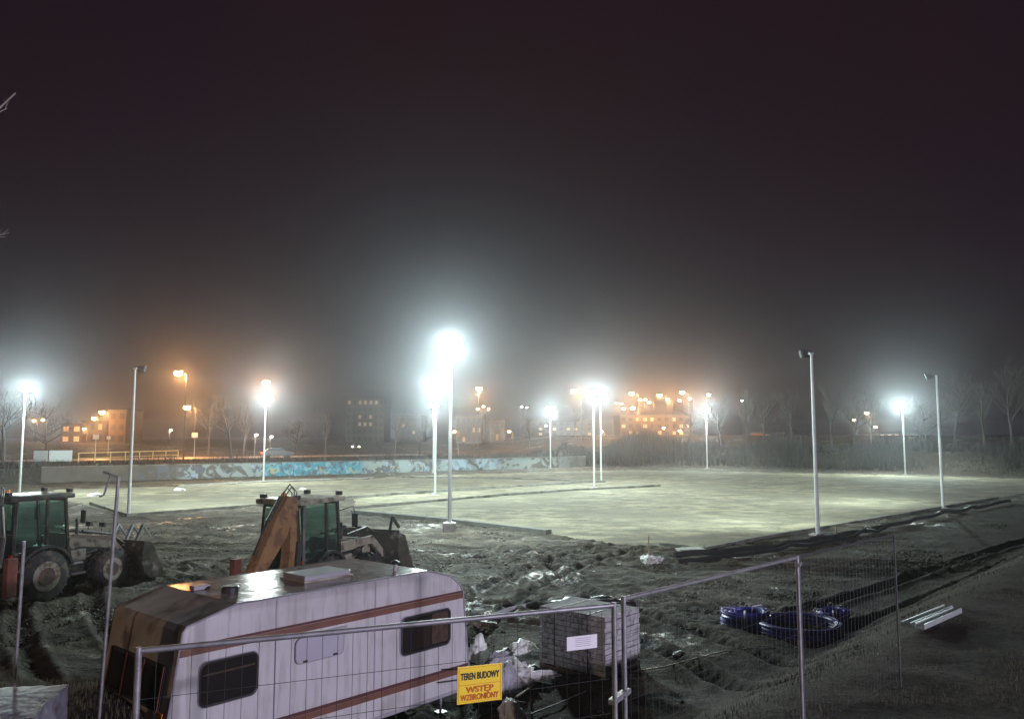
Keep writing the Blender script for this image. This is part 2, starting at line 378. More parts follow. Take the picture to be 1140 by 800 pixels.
# ------------------------------------------------------------------ ground
RUTS = [((-14, 27), (.93, .37), .5, .35, 24), ((-2, 17), (.35, .94), .8, .2, 20), ((3, 20), (-.25, .97), .6, .3, 16), ((-10, 33), (.98, -.18), .9, .22, 26), ((-18, 30), (.9, -.42), .5, .25, 24), ((0, 31), (.96, .28), .4, .4, 18), ((16, 28), (.76, .65), .5, .12, 26), ((-9, 17), (-.5, .86), .4, .3, 16), ((-12, 18), (.2, .98), .3, .3, 14), ((6, 29), (.99, -.12), .5, .3, 14)]
def ruts(x, y):
    z = 0
    for (ax, ay), (dx, dy), A, k, ln in RUTS:
        tt = (x-ax)*dx+(y-ay)*dy
        if tt < -ln*.5 or tt > ln: continue
        fade = min(1, (tt+ln*.5)/2, (ln-tt)/2)
        dd = abs((x-ax)*dy-(y-ay)*dx+A*math.sin(k*tt))-.85
        dd = abs(dd)
        if dd > .7: continue
        z += fade*(-.11*math.exp(-(dd/.17)**2)+.06*math.exp(-((dd-.34)/.11)**2)+(.02*math.sin(tt*22) if dd < .2 else 0))
    return z
def make_ground():
    ox, oy = 0.0, -7.0
    ang = []
    a = -180.0
    while a < -62: ang.append(a); a += 6
    n = 760; ang += [-46+92*i/n for i in range(n+1)]
    a = 52.0
    ang = [t for t in ang if t < -48 or -46 <= t <= 46]
    while a < 180: ang.append(a); a += 6
    rs = [0.0]; r = 4.0
    while r < 640:
        rs.append(r); r *= 1.0034 if 19 < r < 48 else 1.0065 if 14 < r < 130 else 1.02
    rows = len(rs)-1; na = len(ang)
    vs = [(ox, oy, 1.3)]; fld = [0.0]; bnk = [1.0]; fr = [0.0]
    FP = FIELD[0]
    fx0 = min(p[0] for p in FP); fx1 = max(p[0] for p in FP); fy0 = min(p[1] for p in FP); fy1 = max(p[1] for p in FP)
    fb = noise.fractal
    for r in rs[1:]:
        for t in ang:
            tr = R(t); x = ox+r*math.sin(tr); y = oy+r*math.cos(tr)
            z = terrain(x, y)
            s = (y-pl(FENCE, x))*.72
            d = (y-pl(BACK, x))*.8
            infield = fx0 < x < fx1 and fy0 < y < fy1 and inpoly(x, y, FP)
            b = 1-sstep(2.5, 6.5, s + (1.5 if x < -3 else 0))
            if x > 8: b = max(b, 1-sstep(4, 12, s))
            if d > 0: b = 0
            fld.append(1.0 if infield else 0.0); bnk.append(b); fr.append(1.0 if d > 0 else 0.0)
            p = Vector((x, y, 0))
            if -70 < x < 80 and 5 < y < 130:
                if infield: z += .05*fb(p*.3, 1, 2, 4)+.018*noise.noise(p*1.9)
                elif d < 0:
                    fd = 1-.5*b
                    e = fb(p*.5, 1, 2, 5)
                    e2 = 1-abs(noise.noise(Vector((x*.35+y*.15+e*.6, y*.9-x*.3, 3.1))))*2
                    rg = (.12+1.5*max(0, noise.noise(p*.17+Vector((3, 7, 0)))+.1))*(1-.75*b)
                    z += fd*(.085*e + .07*max(0, e2)*noise.noise(p*.13+Vector((9, 9, 0))) + rg*(.05*noise.noise(p*2.6) + .10*abs(noise.noise(p*1.7+Vector((5, 0, 0)))) + .04*noise.noise(p*5.1)) + .10*max(0, noise.noise(p*1.1)-.12)) + ruts(x, y)*(1 if s > 3 else max(0, s/3))
                else: z += .12*fb(p*.3, 1, 2, 3)
            vs.append((x, y, z))
    fs = []
    for k in range(na): fs.append((0, 1+(k+1) % na, 1+k))
    for i in range(rows-1):
        for k in range(na):
            k2 = (k+1) % na
            fs.append((1+i*na+k, 1+i*na+k2, 1+(i+1)*na+k2, 1+(i+1)*na+k))
    me = bpy.data.meshes.new('ground'); me.from_pydata(vs, [], fs); me.update()
    for nm, dat in (('field', fld), ('bank', bnk), ('far', fr)):
        at = me.attributes.new(nm, 'FLOAT', 'POINT'); at.data.foreach_set('value', dat)
    me.polygons.foreach_set('use_smooth', [True]*len(me.polygons))
    bm = bmesh.new(); bm.from_mesh(me); bm.normal_update()
    if sum(f.normal.z for f in bm.faces[:50]) < 0: bmesh.ops.reverse_faces(bm, faces=bm.faces)
    bm.to_mesh(me); bm.free()
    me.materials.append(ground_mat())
    o = bpy.data.objects.new('ground', me); col.objects.link(o); tag(o, kind='structure')
make_ground()

def strip(name, pts, w, material, dz=.03, kind='structure', label=None, cat=None):
    """flat ribbon following the terrain"""
    P = [Vector((p[0], p[1], 0)) for p in pts]; Q = []
    for a, b in zip(P, P[1:]):
        n = max(1, int((b-a).length/3)); Q += [a.lerp(b, i/n) for i in range(n)]
    Q.append(P[-1]); mb = MB(); vs = []
    for i, p in enumerate(Q):
        d = (Q[min(i+1, len(Q)-1)]-Q[max(0, i-1)]).normalized(); s = Vector((-d.y, d.x, 0))
        for k in (-.5, 0, .5):
            q = p+s*w*k; vs.append((q.x, q.y, terrain(q.x, q.y)+.13+dz))
    fs = []
    for i in range(len(Q)-1):
        fs += [(3*i, 3*i+1, 3*i+4, 3*i+3), (3*i+1, 3*i+2, 3*i+5, 3*i+4)]
    mb.add(vs, fs); o = mb.build(name, material); tag(o, label, cat, kind=kind); return o

# street behind the graffiti wall and far roads
def off(pts, d):  # shift a polyline away from the camera
    return [(x-.57*d, y+.82*d) for x, y in pts]
WLINE = [(-75, 56), (-37.4, 84.3), (9.5, 119)]
strip('road', off([(-110, 30), (-75, 56), (-37.4, 84.3), (0, 112)], 27), 9, M['pale_road'])
strip('pavement', off([(-110, 30), (-75, 56), (-37.4, 84.3), (-5, 108)], 20), 2.2, M['concrete'], .1)
strip('road', [(-10, 205), (20, 178), (60, 168), (110, 160)], 12, M['asphalt'])

# ------------------------------------------------------------------ kerbs, pipes
def kerb(pxs, w, h, material, label, name='kerb', sink=.06):
    P = [gp(*q) for q in pxs]; c = P[0].copy(); c.z = 0
    o = MB()
    Q = []
    for a, b in zip(P, P[1:]):
        n = max(1, int((b-a).length/1.0)); Q += [a.lerp(b, i/n) for i in range(n)]
    Q.append(P[-1])
    vs = []
    for i, p in enumerate(Q):
        d = (Q[min(i+1, len(Q)-1)]-Q[max(0, i-1)]); d.z = 0; d.normalize(); s = Vector((-d.y, d.x, 0))
        jz = .012*noise.noise(p*3); js = .02*noise.noise(p*1.7)
        for k, zz in ((-.5, -sink), (.5, -sink), (.5, h), (-.5, h)):
            q = p+s*(w*k+js)-c; vs.append((q.x, q.y, p.z+zz+jz))
    fs = [(0, 1, 2, 3), tuple(4*(len(Q)-1)+k for k in (3, 2, 1, 0))]
    for i in range(len(Q)-1):
        for k in range(4): fs.append((4*i+k, 4*i+(k+1) % 4, 4*i+4+(k+1) % 4, 4*i+4+k))
    o.add(vs, fs); ob = o.build(name, material, loc=c); tag(ob, label, 'kerb', 'kerb lines around the lit gravel field'); return ob
kerb([(100, 561), (142, 575), (205, 570), (282, 564), (395, 554), (505, 546), (640, 538), (674, 536)], .12, .17, M['kerb'], 'longest kerb line, passing behind the middle loader from the left light pole')
kerb([(395, 566), (505, 556.5), (560, 551.5), (640, 546), (735, 541)], .12, .16, M['kerb'], 'middle kerb line running past the foot of the double light poles')
kerb([(200, 541), (295, 536), (415, 532)], .5, .1, M['concrete'], 'pale flat kerb strip at the back left in front of the graffiti wall')
kerb([(440, 531), (560, 532.5), (674, 536.5)], .15, .12, M['kerb'], 'thin distant kerb line behind the tallest looking light pole')
kerb([(785, 612.5), (850, 599.5), (911, 589.5), (1000, 574.5), (1060, 563.5), (1110, 555)], .16, .15, M['kerb'], 'kerb line edging the right side of the field by the right light poles')
kerb([(735, 606), (792, 613)], .16, .1, M['kerb'], 'short kerb piece ending at the near corner of the pale field')
wl = kerb([(393, 571), (500, 581), (611, 594)], .4, .2, M['kerb_wall'], 'low grey concrete kerb wall behind the block of the nearest bright pole', 'kerb_wall')
# flat paving slabs by the corner
for (px, py, a, lab) in ((768, 613, .2, 'pale concrete slab lying flat at the near corner of the field'), (470, 531, .4, 'broad pale sand heap at the back edge of the field')):
    if 'slab' in lab:
        p = gp(px, py); o = MB().box(-.55, .55, -.35, .35, 0, .09, .015).build('concrete_slab', M['concrete'], loc=p+Vector((0, 0, .02))); o.rotation_euler.z = a; tag(o, lab, 'slab')
def drape(pxs, r, material, name, label, cat, lift=.02, wob=.05, n=8, group=None):
    P = [gp(*q) for q in pxs]; Q = []
    for a, b in zip(P, P[1:]):
        k = max(1, int((b-a).length/.8)); Q += [a.lerp(b, i/k) for i in range(k)]
    Q.append(P[-1]); c = P[0].copy()
    pts = []
    for i, p in enumerate(Q):
        w = wob*noise.noise(Vector((p.x*.5, p.y*.5, r*20)))
        pts.append(Vector((p.x+w, p.y+w, terrain(p.x, p.y)+r+lift+abs(w)))-c)
    o = MB().tube(pts, r, n).build(name, material, smooth=True, loc=c); return tag(o, label, cat, group)
drape([(752, 624), (800, 621), (850, 616), (911, 605), (990, 589), (1060, 574), (1124, 560)], .11, M['black_pipe'], 'drain_pipe', 'long black pipe lying beside the right kerb line, nearest to the field', 'pipe', .05, .25)
drape([(755, 628), (802, 624.5), (852, 619), (913, 608), (985, 593)], .08, M['black_pipe'], 'drain_pipe', 'thinner shorter black pipe alongside the long one', 'pipe', .03, .3)

# ------------------------------------------------------------------ graffiti wall
wa, wb = Vector((-46, 77.9, 0)), Vector((11, 119.3, 0))
wd = (wb-wa).normalized()
def WALL_S(px):
    r = ray(px, 520); # intersection of sight line with the wall line
    d = Vector((r.x, r.y, 0)); den = d.x*wd.y-d.y*wd.x; t = (wa.x*wd.y-wa.y*wd.x)/den
    return (d*t-wa).dot(wd)
M['graffiti'] = wall_mat()
w = thing('graffiti_wall', 'long low concrete wall with turquoise and white graffiti behind the field', 'wall', wa, math.atan2(wd.y, wd.x))
Lw = (wb-wa).length; mb = MB(); x = 0
while x < Lw-.1:
    x2 = min(Lw, x+3); mb.box(x+.01, x2-.01, -.1+random.uniform(-.01, .01), .1, -.3, 1.5+random.uniform(-.02, .02)); x = x2
mb.build('wall', M['graffiti'], w)
MB().box(0, Lw, -.16, .16, 1.53, 1.60).build('coping', M['kerb'], w)

# ------------------------------------------------------------------ railing and white boards on the left street
def seg_rail(pxa, pxb, y, z_h, name, label, posts, material, D=None):
    A = gp(*pxa); B = gp(*pxb); d = B-A; d.z = 0; L_ = d.length
    t = thing(name, label, 'railing', (A.x, A.y, terrain(A.x, A.y)), math.atan2(d.y, d.x))
    m = MB()
    for k in range(posts+1): MB().tube([(L_*k/posts, 0, -.2), (L_*k/posts, 0, z_h)], .05, 6).build('post', material, t)
    MB().tube([(0, 0, z_h), (L_, 0, z_h)], .05, 6).build('rail', material, t); MB().tube([(0, 0, z_h*.55), (L_, 0, z_h*.55)], .03, 6).build('rail', material, t)
    return t
seg_rail((87, 517), (198, 512), 0, 1.3, 'street_railing', 'yellow lit metal railing along the street above the left wall', 7, M['rail_lit'])
for k, (pa, pb) in enumerate((((37, 516), (52.5, 516)), ((54, 516), (80, 515.5)))):
    A = gp(*pa); B = gp(*pb); d = B-A; d.z = 0
    t = thing('white_board', ['narrow white board panel at the far left street edge', 'wide white board panel beside the narrow one on the left street'][k], 'board', (A.x, A.y, A.z), math.atan2(d.y, d.x), 'white boards by the left street')
    MB().box(0, d.length, -.03, .03, .25, 1.55, .01).build('panel', M['panel_white'], t)
    for q in (.1, d.length-.1): MB().box(q-.04, q+.04, .035, .11, -.2, 1.6).build('post', M['housing'], t)

# ------------------------------------------------------------------ floodlight poles
WHITE = (.80, 1.0, .98)
LEDI = 11500
def flood_pole(x, y, aim, label, z0=0, hgt=8.5, bright=1.0, away=False, block=None, two=False, name='floodlight_pole'):
    """aim: ground point the floodlights look at"""
    g = terrain(x, y)+z0
    yaw = math.atan2(aim[1]-y, aim[0]-x)
    t = thing(name, label, 'light pole', (x, y, g), yaw, 'floodlight poles around the field')
    MB().tube([(0, 0, 0), (0, 0, .5), (0, 0, hgt*.5), (0, 0, hgt)], [.10, .095, .08, .058], 12).build('shaft', M['post_grey'], t, True)
    MB().box(-.2, .2, -.2, .2, 0, .03).tube([(.14, .14, 0), (.14, .14, .08)], .02, 6).tube([(-.14, -.14, 0), (-.14, -.14, .08)], .02, 6).build('base_plate', M['steel'], t)
    if block: MB().box(-block/2, block/2, -block/2, block/2, -z0-.1, -.005, .03).build('concrete_base', M['concrete'], t)
    else: MB().box(-.3, .3, -.3, .3, -.2, -.005, .03).build('concrete_base', M['concrete'], t)
    MB().box(-.04, .04, -(.12 if away else .55), (.12 if away else .55), hgt-.04, hgt+.05).build('crossbar', M['steel'], t)
    tilt = R(28 if not away else 22)
    heads = ((-.32, 1), (.32, 1)) if not away else ((0, 1),)
    ox_ = 0 if not away else .35
    for yy, s in heads:
        mt = Matrix.Translation((.16+ox_, yy, hgt+.02)) @ Matrix.Rotation(tilt, 4, 'Y')
        hd = MB().box(-.08, .08, -.24, .24, -.2, .2, .02, mt)
        for k in range(5): hd.box(-.13, -.08, -.2+k*.09, -.17+k*.09, -.17, .17, 0, mt)
        hd.bar((0, yy, hgt), (.14+ox_, yy, hgt), .05, .08)
        h = hd.build('floodlight', M['housing'], t)
        MB().box(.082, .092, -.21, .21, -.17, .17, 0, mt).build('lens', M['led_side'] if away else M['led'], h)
    a = Vector((math.cos(tilt), 0, -math.sin(tilt)))
    if away:
        light('floodlight_beam', 'SPOT', (.34+ox_, 0, hgt-.08), LEDI*2.0*bright, WHITE, t, .2, a, 150, 1)
    else:
        light('floodlight_beam', 'POINT', (.5, 0, hgt-.1), LEDI*bright, WHITE, t, .42)
    return t
P = {}
flood_pole(-3.0, 38.6, (-2, 30), 'nearest bright floodlight pole standing on a raised concrete block', .46, 8.5, 1.0, block=.62)
flood_pole(14.2, 37.3, (8, 60), 'floodlight pole right of centre aimed away at the field, near the short black pipe', .08, 8.4, .8, True)
flood_pole(27.4, 50.9, (12, 70), 'rightmost near floodlight pole aimed away, where the long pipe ends', .05, 8.4, .8, True)
flood_pole(-22.2, 46.4, (-16, 62), 'dark topped floodlight pole between the two backhoe loaders', .05, 8.5, .8, True)
flood_pole(7.3, 70.9, (0, 45), 'bright floodlight pole near the centre, front one of a close pair', .05, 8.4, .75)
flood_pole(9.0, 80.6, (8, 60), 'bright floodlight pole just behind the front one of the centre pair', 0, 8.9, .55)
flood_pole(5.5, 113.9, (4, 60), 'small distant floodlight pole alone between the centre pair and the nearest pole', 0, 8.5, 1.2)
flood_pole(27.9, 113.9, (18, 70), 'distant floodlight pole in front of the orange town lights', 0, 8.4, 1.2)
flood_pole(47.1, 95.5, (20, 60), 'bright floodlight pole at the right back in front of dark trees', 0, 8.3, 1.5)
flood_pole(-25.1, 80.6, (-15, 60), 'bright floodlight pole rising in front of the turquoise graffiti', 0, 8.5, 1)
flood_pole(-6.0, 62.3, (-8, 45), 'bright floodlight pole left of the nearest one, thicker of the overlapping two', .05, 8.7, 1)
flood_pole(-9.9, 100.1, (-5, 60), 'faint far floodlight pole just behind the thicker overlapping one', 0, 8.4, .7)
flood_pole(-39.0, 63.3, (-25, 52), 'leftmost bright floodlight pole rising behind the left loader', 0, 8.4, 1.15)

# ------------------------------------------------------------------ caravan
def caravan():
    P0 = onz(262, 672, 2.4); u = Vector((.65605, .7547, 0))
    t = thing('caravan', 'white caravan with two brown stripes and a wet roof standing on the mud', 'caravan', (P0.x, P0.y, 0), math.atan2(u.y, u.x))
    Wd = 1.95
    prof = [(-.87, .78), (-.86, 1.15), (-.71, 2.16), (-.66, 2.22), (0, 2.4), (3.42, 2.4), (3.95, 2.25), (4.18, 2.08), (4.26, 1.95), (4.44, .45), (4.40, .32), (-.62, .32)]
    bm = MB().prism(prof, .0, Wd)
    body = bm.build('body', M['caravan_white'], t)
    # roof skin, end skins (10 mm proud)
    def skin(pts, material, name, o=.008, lo=.0, hi=Wd):
        m = MB(); n = len(pts); vs = []
        for i, (x, z) in enumerate(pts):
            a = Vector(pts[max(0, i-1)]); b = Vector(pts[min(n-1, i+1)]); d = (b-a).normalized(); nn = Vector((-d.y, d.x))
            q = Vector((x, z))
            vs += [(q.x+nn.x*o, lo, q.y+nn.y*o), (q.x+nn.x*o, hi, q.y+nn.y*o), (q.x+nn.x*(o-.006), hi, q.y+nn.y*(o-.006)), (q.x+nn.x*(o-.006), lo, q.y+nn.y*(o-.006))]
        fs = [(0, 1, 2, 3), tuple(4*(n-1)+k for k in (3, 2, 1, 0))]
        for i in range(n-1):
            for k in range(4): fs.append((4*i+k, 4*i+(k+1) % 4, 4*i+4+(k+1) % 4, 4*i+4+k))
        m.add(vs, fs); return m.build(name, material, t)
    N_ = 14
    rp = [(0+3.42*i/N_, 2.4) for i in range(N_+1)]
    skin(rp, M['caravan_roof'], 'roof_panel')
    e1 = skin([(-.62, .32), (-.87, .78), (-.86, 1.15), (-.71, 2.16), (-.66, 2.22), (-.01, 2.398)], M['caravan_grp'], 'end_panel', .009)
    skin([(3.43, 2.4), (3.95, 2.25), (4.18, 2.08), (4.26, 1.95), (4.44, .45), (4.40, .32)], M['caravan_grp'], 'end_panel', .009)
    # edge trim following the outline on both sides
    for yy in (-.008, Wd+.008):
        MB().tube([(x, yy, z) for x, z in prof]+[(prof[0][0], yy, prof[0][1])], .014, 6).build('edge_trim', M['hatch_grey'] if yy < 0 else M['trim_dark'], t)
    # brown stripes, each its own band clipped to the outline
    def band(z0a, z0b, z1a, z1b, xa0, xb0, xa1, xb1, y, material):
        m = MB(); m.add([(xa0, y, z0a), (xb0, y, z0b), (xb1, y, z1b), (xa1, y, z1a), (xa0, y+.004, z0a), (xb0, y+.004, z0b), (xb1, y+.004, z1b), (xa1, y+.004, z1a)],
                        [(0, 1, 2, 3), (7, 6, 5, 4), (0, 4, 5, 1), (1, 5, 6, 2), (2, 6, 7, 3), (3, 7, 4, 0)]); return m
    for y in (-.008, Wd+.004):
        b1 = band(1.86, 1.84, 1.95, 1.93, -.745, 4.255, -.735, 4.25, y, None); b1.build('stripe', M['stripe_brown'], t)
        b1 = band(1.954, 1.934, 1.99, 1.97, -.735, 4.25, -.73, 4.24, y, None); b1.build('stripe', M['stripe_dark'], t)
        b1 = band(.66, .60, .745, .685, -.80, 4.40, -.85, 4.395, y, None); b1.build('stripe', M['stripe_brown'], t)
        b1 = band(.749, .689, .80, .74, -.85, 4.395, -.86, 4.39, y, None); b1.build('stripe', M['stripe_dark'], t)
    # windows
    def rrect(x0, x1, z0, z1, r, n=5):
        pts = []
        for cx, cz, a in ((x1-r, z1-r, 0), (x0+r, z1-r, 90), (x0+r, z0+r, 180), (x1-r, z0+r, 270)):
            for k in range(n+1): q = R(a+90*k/n); pts.append((cx+r*math.cos(q), cz+r*math.sin(q)))
        return pts
    # sheet joints and rivets on the side wall
    for xx in (.62, 2.35):
        MB().box(xx-.012, xx+.012, -.0065, -.0015, .34, 2.36).build('sheet_joint', M['hatch_grey'], t)
    MB().box(-.6, 4.38, -.014, -.002, .33, .36).build('skirt_rail', M['hatch_grey'], t)
    def window(x0, x1, z0, z1, cover=False, curt=True):
        pts = rrect(x0, x1, z0, z1, .09)
        if cover:
            c = MB().prism(pts, -.03, -.004).build('window_cover', M['lilac_frame'], t)
            MB().tube([(x, -.03, z) for x, z in pts]+[(pts[0][0], -.03, pts[0][1])], .008, 6).build('rubber_seal', M['hatch_grey'], c)
            MB().box(x0+.12, x0+.19, -.045, -.03, z0+.01, z0+.035).box(x1-.19, x1-.12, -.045, -.03, z0+.01, z0+.035).build('catch', M['trim_dark'], c)
            MB().box(x0-.04, x1+.06, -.035, -.004, z1+.015, z1+.035).build('rain_rail', M['hatch_grey'], c); return
        fr = MB().prism(pts, -.012, -.004).build('window', M['interior'], t)
        MB().tube([(x, -.016, z) for x, z in pts]+[(pts[0][0], -.016, pts[0][1])], .019, 8).build('frame', M['trim_dark'], fr, True)
        MB().tube([(x*1+(x-(x0+x1)/2)*.04, -.012, z+(z-(z0+z1)/2)*.07) for x, z in pts+pts[:1]], .009, 6).build('seal', M['hatch_grey'], fr, True)
        if curt:
            MB().prism(rrect(x0+.62*(x1-x0), x1-.04, z0+.05, z1-.03, .03), -.016, -.013).build('curtain', M['curtain'], fr)
            MB().prism(rrect(x0+.3*(x1-x0), x0+.58*(x1-x0), z0+.04, z0+.38, .03), -.016, -.013).build('curtain', M['stripe_brown'], fr)
        else:
            MB().prism([(x0+.03, z1-.16), (x1-.03, z1-.16), (x1-.03, z1-.14), (x0+.03, z1-.14)], -.016, -.013).build('blind_rail', M['curtain'], fr)
        MB().prism(rrect(x0+.01, x1-.01, z0+.01, z1-.01, .08), -.024, -.019).build('pane', M['van_glass'], fr)
    window(-.46, .34, 1.2, 1.73, curt=False)
    window(.93, 1.75, 1.43, 1.78, cover=True)
    window(2.88, 3.94, 1.16, 1.72)
    # end window (front) on the leaning panel
    def lean(x_off, z): # x of the end panel at height z
        return -.86+(z-1.15)*(.15/1.01)-x_off
    m = MB()
    def quad(y0, y1, z0, z1, o, name, material, parent):
        m = MB(); a, b = lean(o, z0), lean(o, z1); c, d = lean(o-.012, z0), lean(o-.012, z1)
        m.add([(a, y0, z0), (a, y1, z0), (b, y1, z1), (b, y0, z1), (c, y0, z0), (c, y1, z0), (d, y1, z1), (d, y0, z1)],
              [(0, 1, 2, 3), (7, 6, 5, 4), (0, 4, 5, 1), (1, 5, 6, 2), (2, 6, 7, 3), (3, 7, 4, 0)])
        return m.build(name, material, parent)
    ew = quad(.2, 1.75, 1.2, 1.74, .035, 'end_window', M['interior'], t)
    quad(.24, .72, 1.24, 1.7, .05, 'pane', M['van_glass'], ew); quad(.76, 1.22, 1.24, 1.7, .05, 'pane', M['van_glass'], ew); quad(1.26, 1.71, 1.24, 1.7, .05, 'pane', M['van_glass'], ew)
    for yy in (.22, .74, 1.24, 1.73): quad(yy-.02, yy+.02, 1.2, 1.74, .06, 'frame', M['red_brown'], ew)
    quad(.06, .19, 1.15, 1.22, .05, 'marker_lamp', M['orange_lens'], t)
    # roof fittings
    h = MB().box(1.45, 2.3, .55, 1.15, 2.41, 2.5, .025).build('roof_hatch', M['hatch_grey'], t)
    MB().box(1.42, 2.33, .52, 1.18, 2.409, 2.43, 0).build('rim', M['caravan_grp'], h)
    MB().lathe([(.12, 0), (.12, .07), (.1, .09)], (.35, .75, 2.41), 'z', 18).build('roof_vent', M['trim_dark'], t, True)
    fl = MB().tube([(3.0, .3, 2.41), (3.0, .3, 2.53)], .035, 10).build('flue', M['hatch_grey'], t, True)
    MB().lathe([(.07, 0), (.08, .03), (.02, .06)], (3.0, .3, 2.53), 'z', 14).build('cap', M['trim_dark'], fl, True)
    MB().box(.05, .3, 1.2, 1.35, 2.41, 2.47, .015).build('roof_vent', M['hatch_grey'], t)
    # wheels, jacks, hitch
    for yy in (.12, Wd-.12):
        wh = MB().lathe([(.2, -.09), (.29, -.085), (.31, -.05), (.31, .05), (.29, .085), (.2, .09)], (1.75, yy, .31), 'y', 24).build('wheel', M['rubber'], t, True)
        MB().lathe([(.19, -.095), (.19, .095)], (1.75, yy, .31), 'y', 18).build('rim', M['rim'], wh)
    for xx in (-.3, 3.9):
        for yy in (.15, Wd-.15): MB().tube([(xx, yy, .36), (xx, yy, .02)], .025, 8).box(xx-.08, xx+.08, yy-.08, yy+.08, 0, .03).build('corner_jack', M['steel'], t)
    MB().bar((4.3, .3, .4), (5.3, Wd/2, .42), .06, .1).bar((4.3, Wd-.3, .4), (5.3, Wd/2, .42), .06, .1).build('drawbar', M['red_brown'], t)
    MB().tube([(5.15, Wd/2, .42), (5.15, Wd/2, .02)], .03, 8).build('jockey_wheel', M['steel'], t)
    return t
caravan()

# ------------------------------------------------------------------ backhoe loaders
def loader(x, y, rz, label, body, arm, forks=False, lift=0.0, dark=None):
    t = thing('backhoe_loader', label, 'backhoe loader', (x, y, .02), rz, 'backhoe loaders parked on the mud')
    def wheel(cx, cy, r, w):
        prof = [(r*.55, -w/2), (r*.86, -w/2), (r*.97, -w*.42), (r, -w*.25), (r, w*.25), (r*.97, w*.42), (r*.86, w/2), (r*.55, w/2)]
        mb = MB().lathe(prof, (cx, cy, r-.03), 'y', 32)
        for k in range(20):
            a = 2*PI*k/20
            for s in (-1, 1):
                m = Matrix.Translation((cx, cy, r-.03)) @ Matrix.Rotation(a+s*.08, 4, 'Y') @ Matrix.Translation((0, s*w*.22, r)) @ Matrix.Rotation(s*.6, 4, 'Z')
                mb.box(-.03, .03, -w*.22, w*.22, -.02, .028, 0, m)
        wv = mb.build('wheel', M['rubber'], t, True)
        sgn = -1 if cy < 0 else 1
        MB().lathe([(r*.57, -w*.53), (r*.57, -w*.5), (r*.57, w*.5), (r*.57, w*.53), (r*.5, w*.54)] if sgn > 0 else [(r*.5, -w*.54), (r*.57, -w*.53), (r*.57, -w*.5), (r*.57, w*.5)], (cx, cy, r-.03), 'y', 24).build('rim', M['rim'], wv, True)
        MB().lathe([(r*.34, -w*.56), (r*.3, -w*.3), (r*.3, w*.3), (r*.34, w*.56)], (cx, cy, r-.03), 'y', 14).build('hub', M['hub_red'], wv, True)
    for s in (-1, 1):
        wheel(0, s*.8, .72, .46); wheel(2.15, s*.82, .6, .4)
    MB().box(-1.0, 2.75, -.42, .42, .55, 1.0, .04).box(-.35, .35, -.6, .6, .6, .85).box(2.0, 2.3, -.62, .62, .5, .7).build('chassis', M['dark_body'], t)
    # engine hood
    hd = MB().prism([(.95, .98), (2.7, .9), (2.75, 1.35), (2.6, 1.48), (.95, 1.72)], -.42, .42).build('hood', body, t)
    MB().box(2.752, 2.775, -.34, .34, .95, 1.3).build('grille', M['trim_dark'], hd)
    MB().box(1.3, 2.3, -.432, -.422, 1.1, 1.3).box(1.3, 2.3, .422, .432, 1.1, 1.3).build('vent_panel', M['trim_dark'], hd)
    ex = MB().tube([(1.45, -.28, 1.6), (1.45, -.28, 2.0), (1.42, -.28, 2.1)], .045, 10).build('exhaust_stack', M['trim_dark'], t, True)
    # side panels and fenders
    for s in (-1, 1):
        n = 10; pts = [(.88*math.cos(R(15+150*k/n)), .7+.84*math.sin(R(15+150*k/n))) for k in range(n+1)]
        inn = [(.8*math.cos(R(165-150*k/n)), .7+.77*math.sin(R(165-150*k/n))) for k in range(n+1)]
        MB().prism(pts+inn, s*.55 if s > 0 else -1.02, 1.02 if s > 0 else -.55).build('fender', M['dark_body'], t, True)
        MB().box(.95, 1.4, s*.45 if s > 0 else -.8, .8 if s > 0 else -.45, .55, .62).box(.95, 1.35, s*.45 if s > 0 else -.75, .75 if s > 0 else -.45, .85, .9).build('step', M['steel'], t)
        MB().box(1.0, 1.5, min(s*.44, s*.66), max(s*.44, s*.66), .92, 1.25, .04).build('side_tank', body, t)
    # cab: pillars, sills, roof, panes
    base = [(-.8, .74), (.15, .76), (.95, .62)]
    top = [(-.72, .66), (.15, .7), (.78, .6)]
    zb, zt = 1.02, 2.78
    fr = MB()
    for s in (-1, 1):
        for (bx, by), (tx, ty) in zip(base, top): fr.bar((bx, s*by, zb), (tx, s*ty, zt), .07, .07)
        fr.bar((-.8, s*.74, 1.35), (.15, s*.755, 1.35), .05, .07)
        fr.bar((.15, s*.755, zb+.04), (.95, s*.62, zb+.04), .05, .08)
        fr.bar((-.8, s*.74, zb+.04), (.15, s*.755, zb+.04), .05, .08)
    for xx, w_, ww in ((-.8, .74, zb+.04), (.95, .62, zb+.04), (-.72, .66, zt-.04), (.78, .6, zt-.04), (-.76, .7, 1.85)): fr.bar((xx, -w_, ww), (xx, w_, ww), .06, .08)
    fr.build('cab_frame', M['dark_body'], t)
    for s in (-1, 1):
        dr = MB().box(-.78, .92, s*.6-.02, s*.6+.02, 1.0, 1.3).build('door', M['dark_body'], t)
    rf = MB().box(-.98, .98, -.76, .76, 2.78, 2.92, .05).build('cab_roof', body if not forks else M['dark_body'], t, True)
    for xx in (-.9, .93):
        for s in (-1, 1): MB().box(xx-.05, xx+.05, s*.55-.09, s*.55+.09, 2.93, 3.04, .015).build('work_lamp', M['housing'], rf)
    bc = MB().lathe([(.05, 0), (.06, .1), (.03, .13)], (-.3, .35, 2.925), 'z', 12).build('beacon', M['orange_lens'], rf, True)
    def pane(P4, name='windscreen'):
        a = [Vector(p) for p in P4]; nn = (a[1]-a[0]).cross(a[3]-a[0]).normalized()*.006
        MB().add([p+nn for p in a]+[p-nn for p in a], [(0, 1, 2, 3), (7, 6, 5, 4), (0, 4, 5, 1), (1, 5, 6, 2), (2, 6, 7, 3), (3, 7, 4, 0)]).build(name, M['cab_glass'], t)
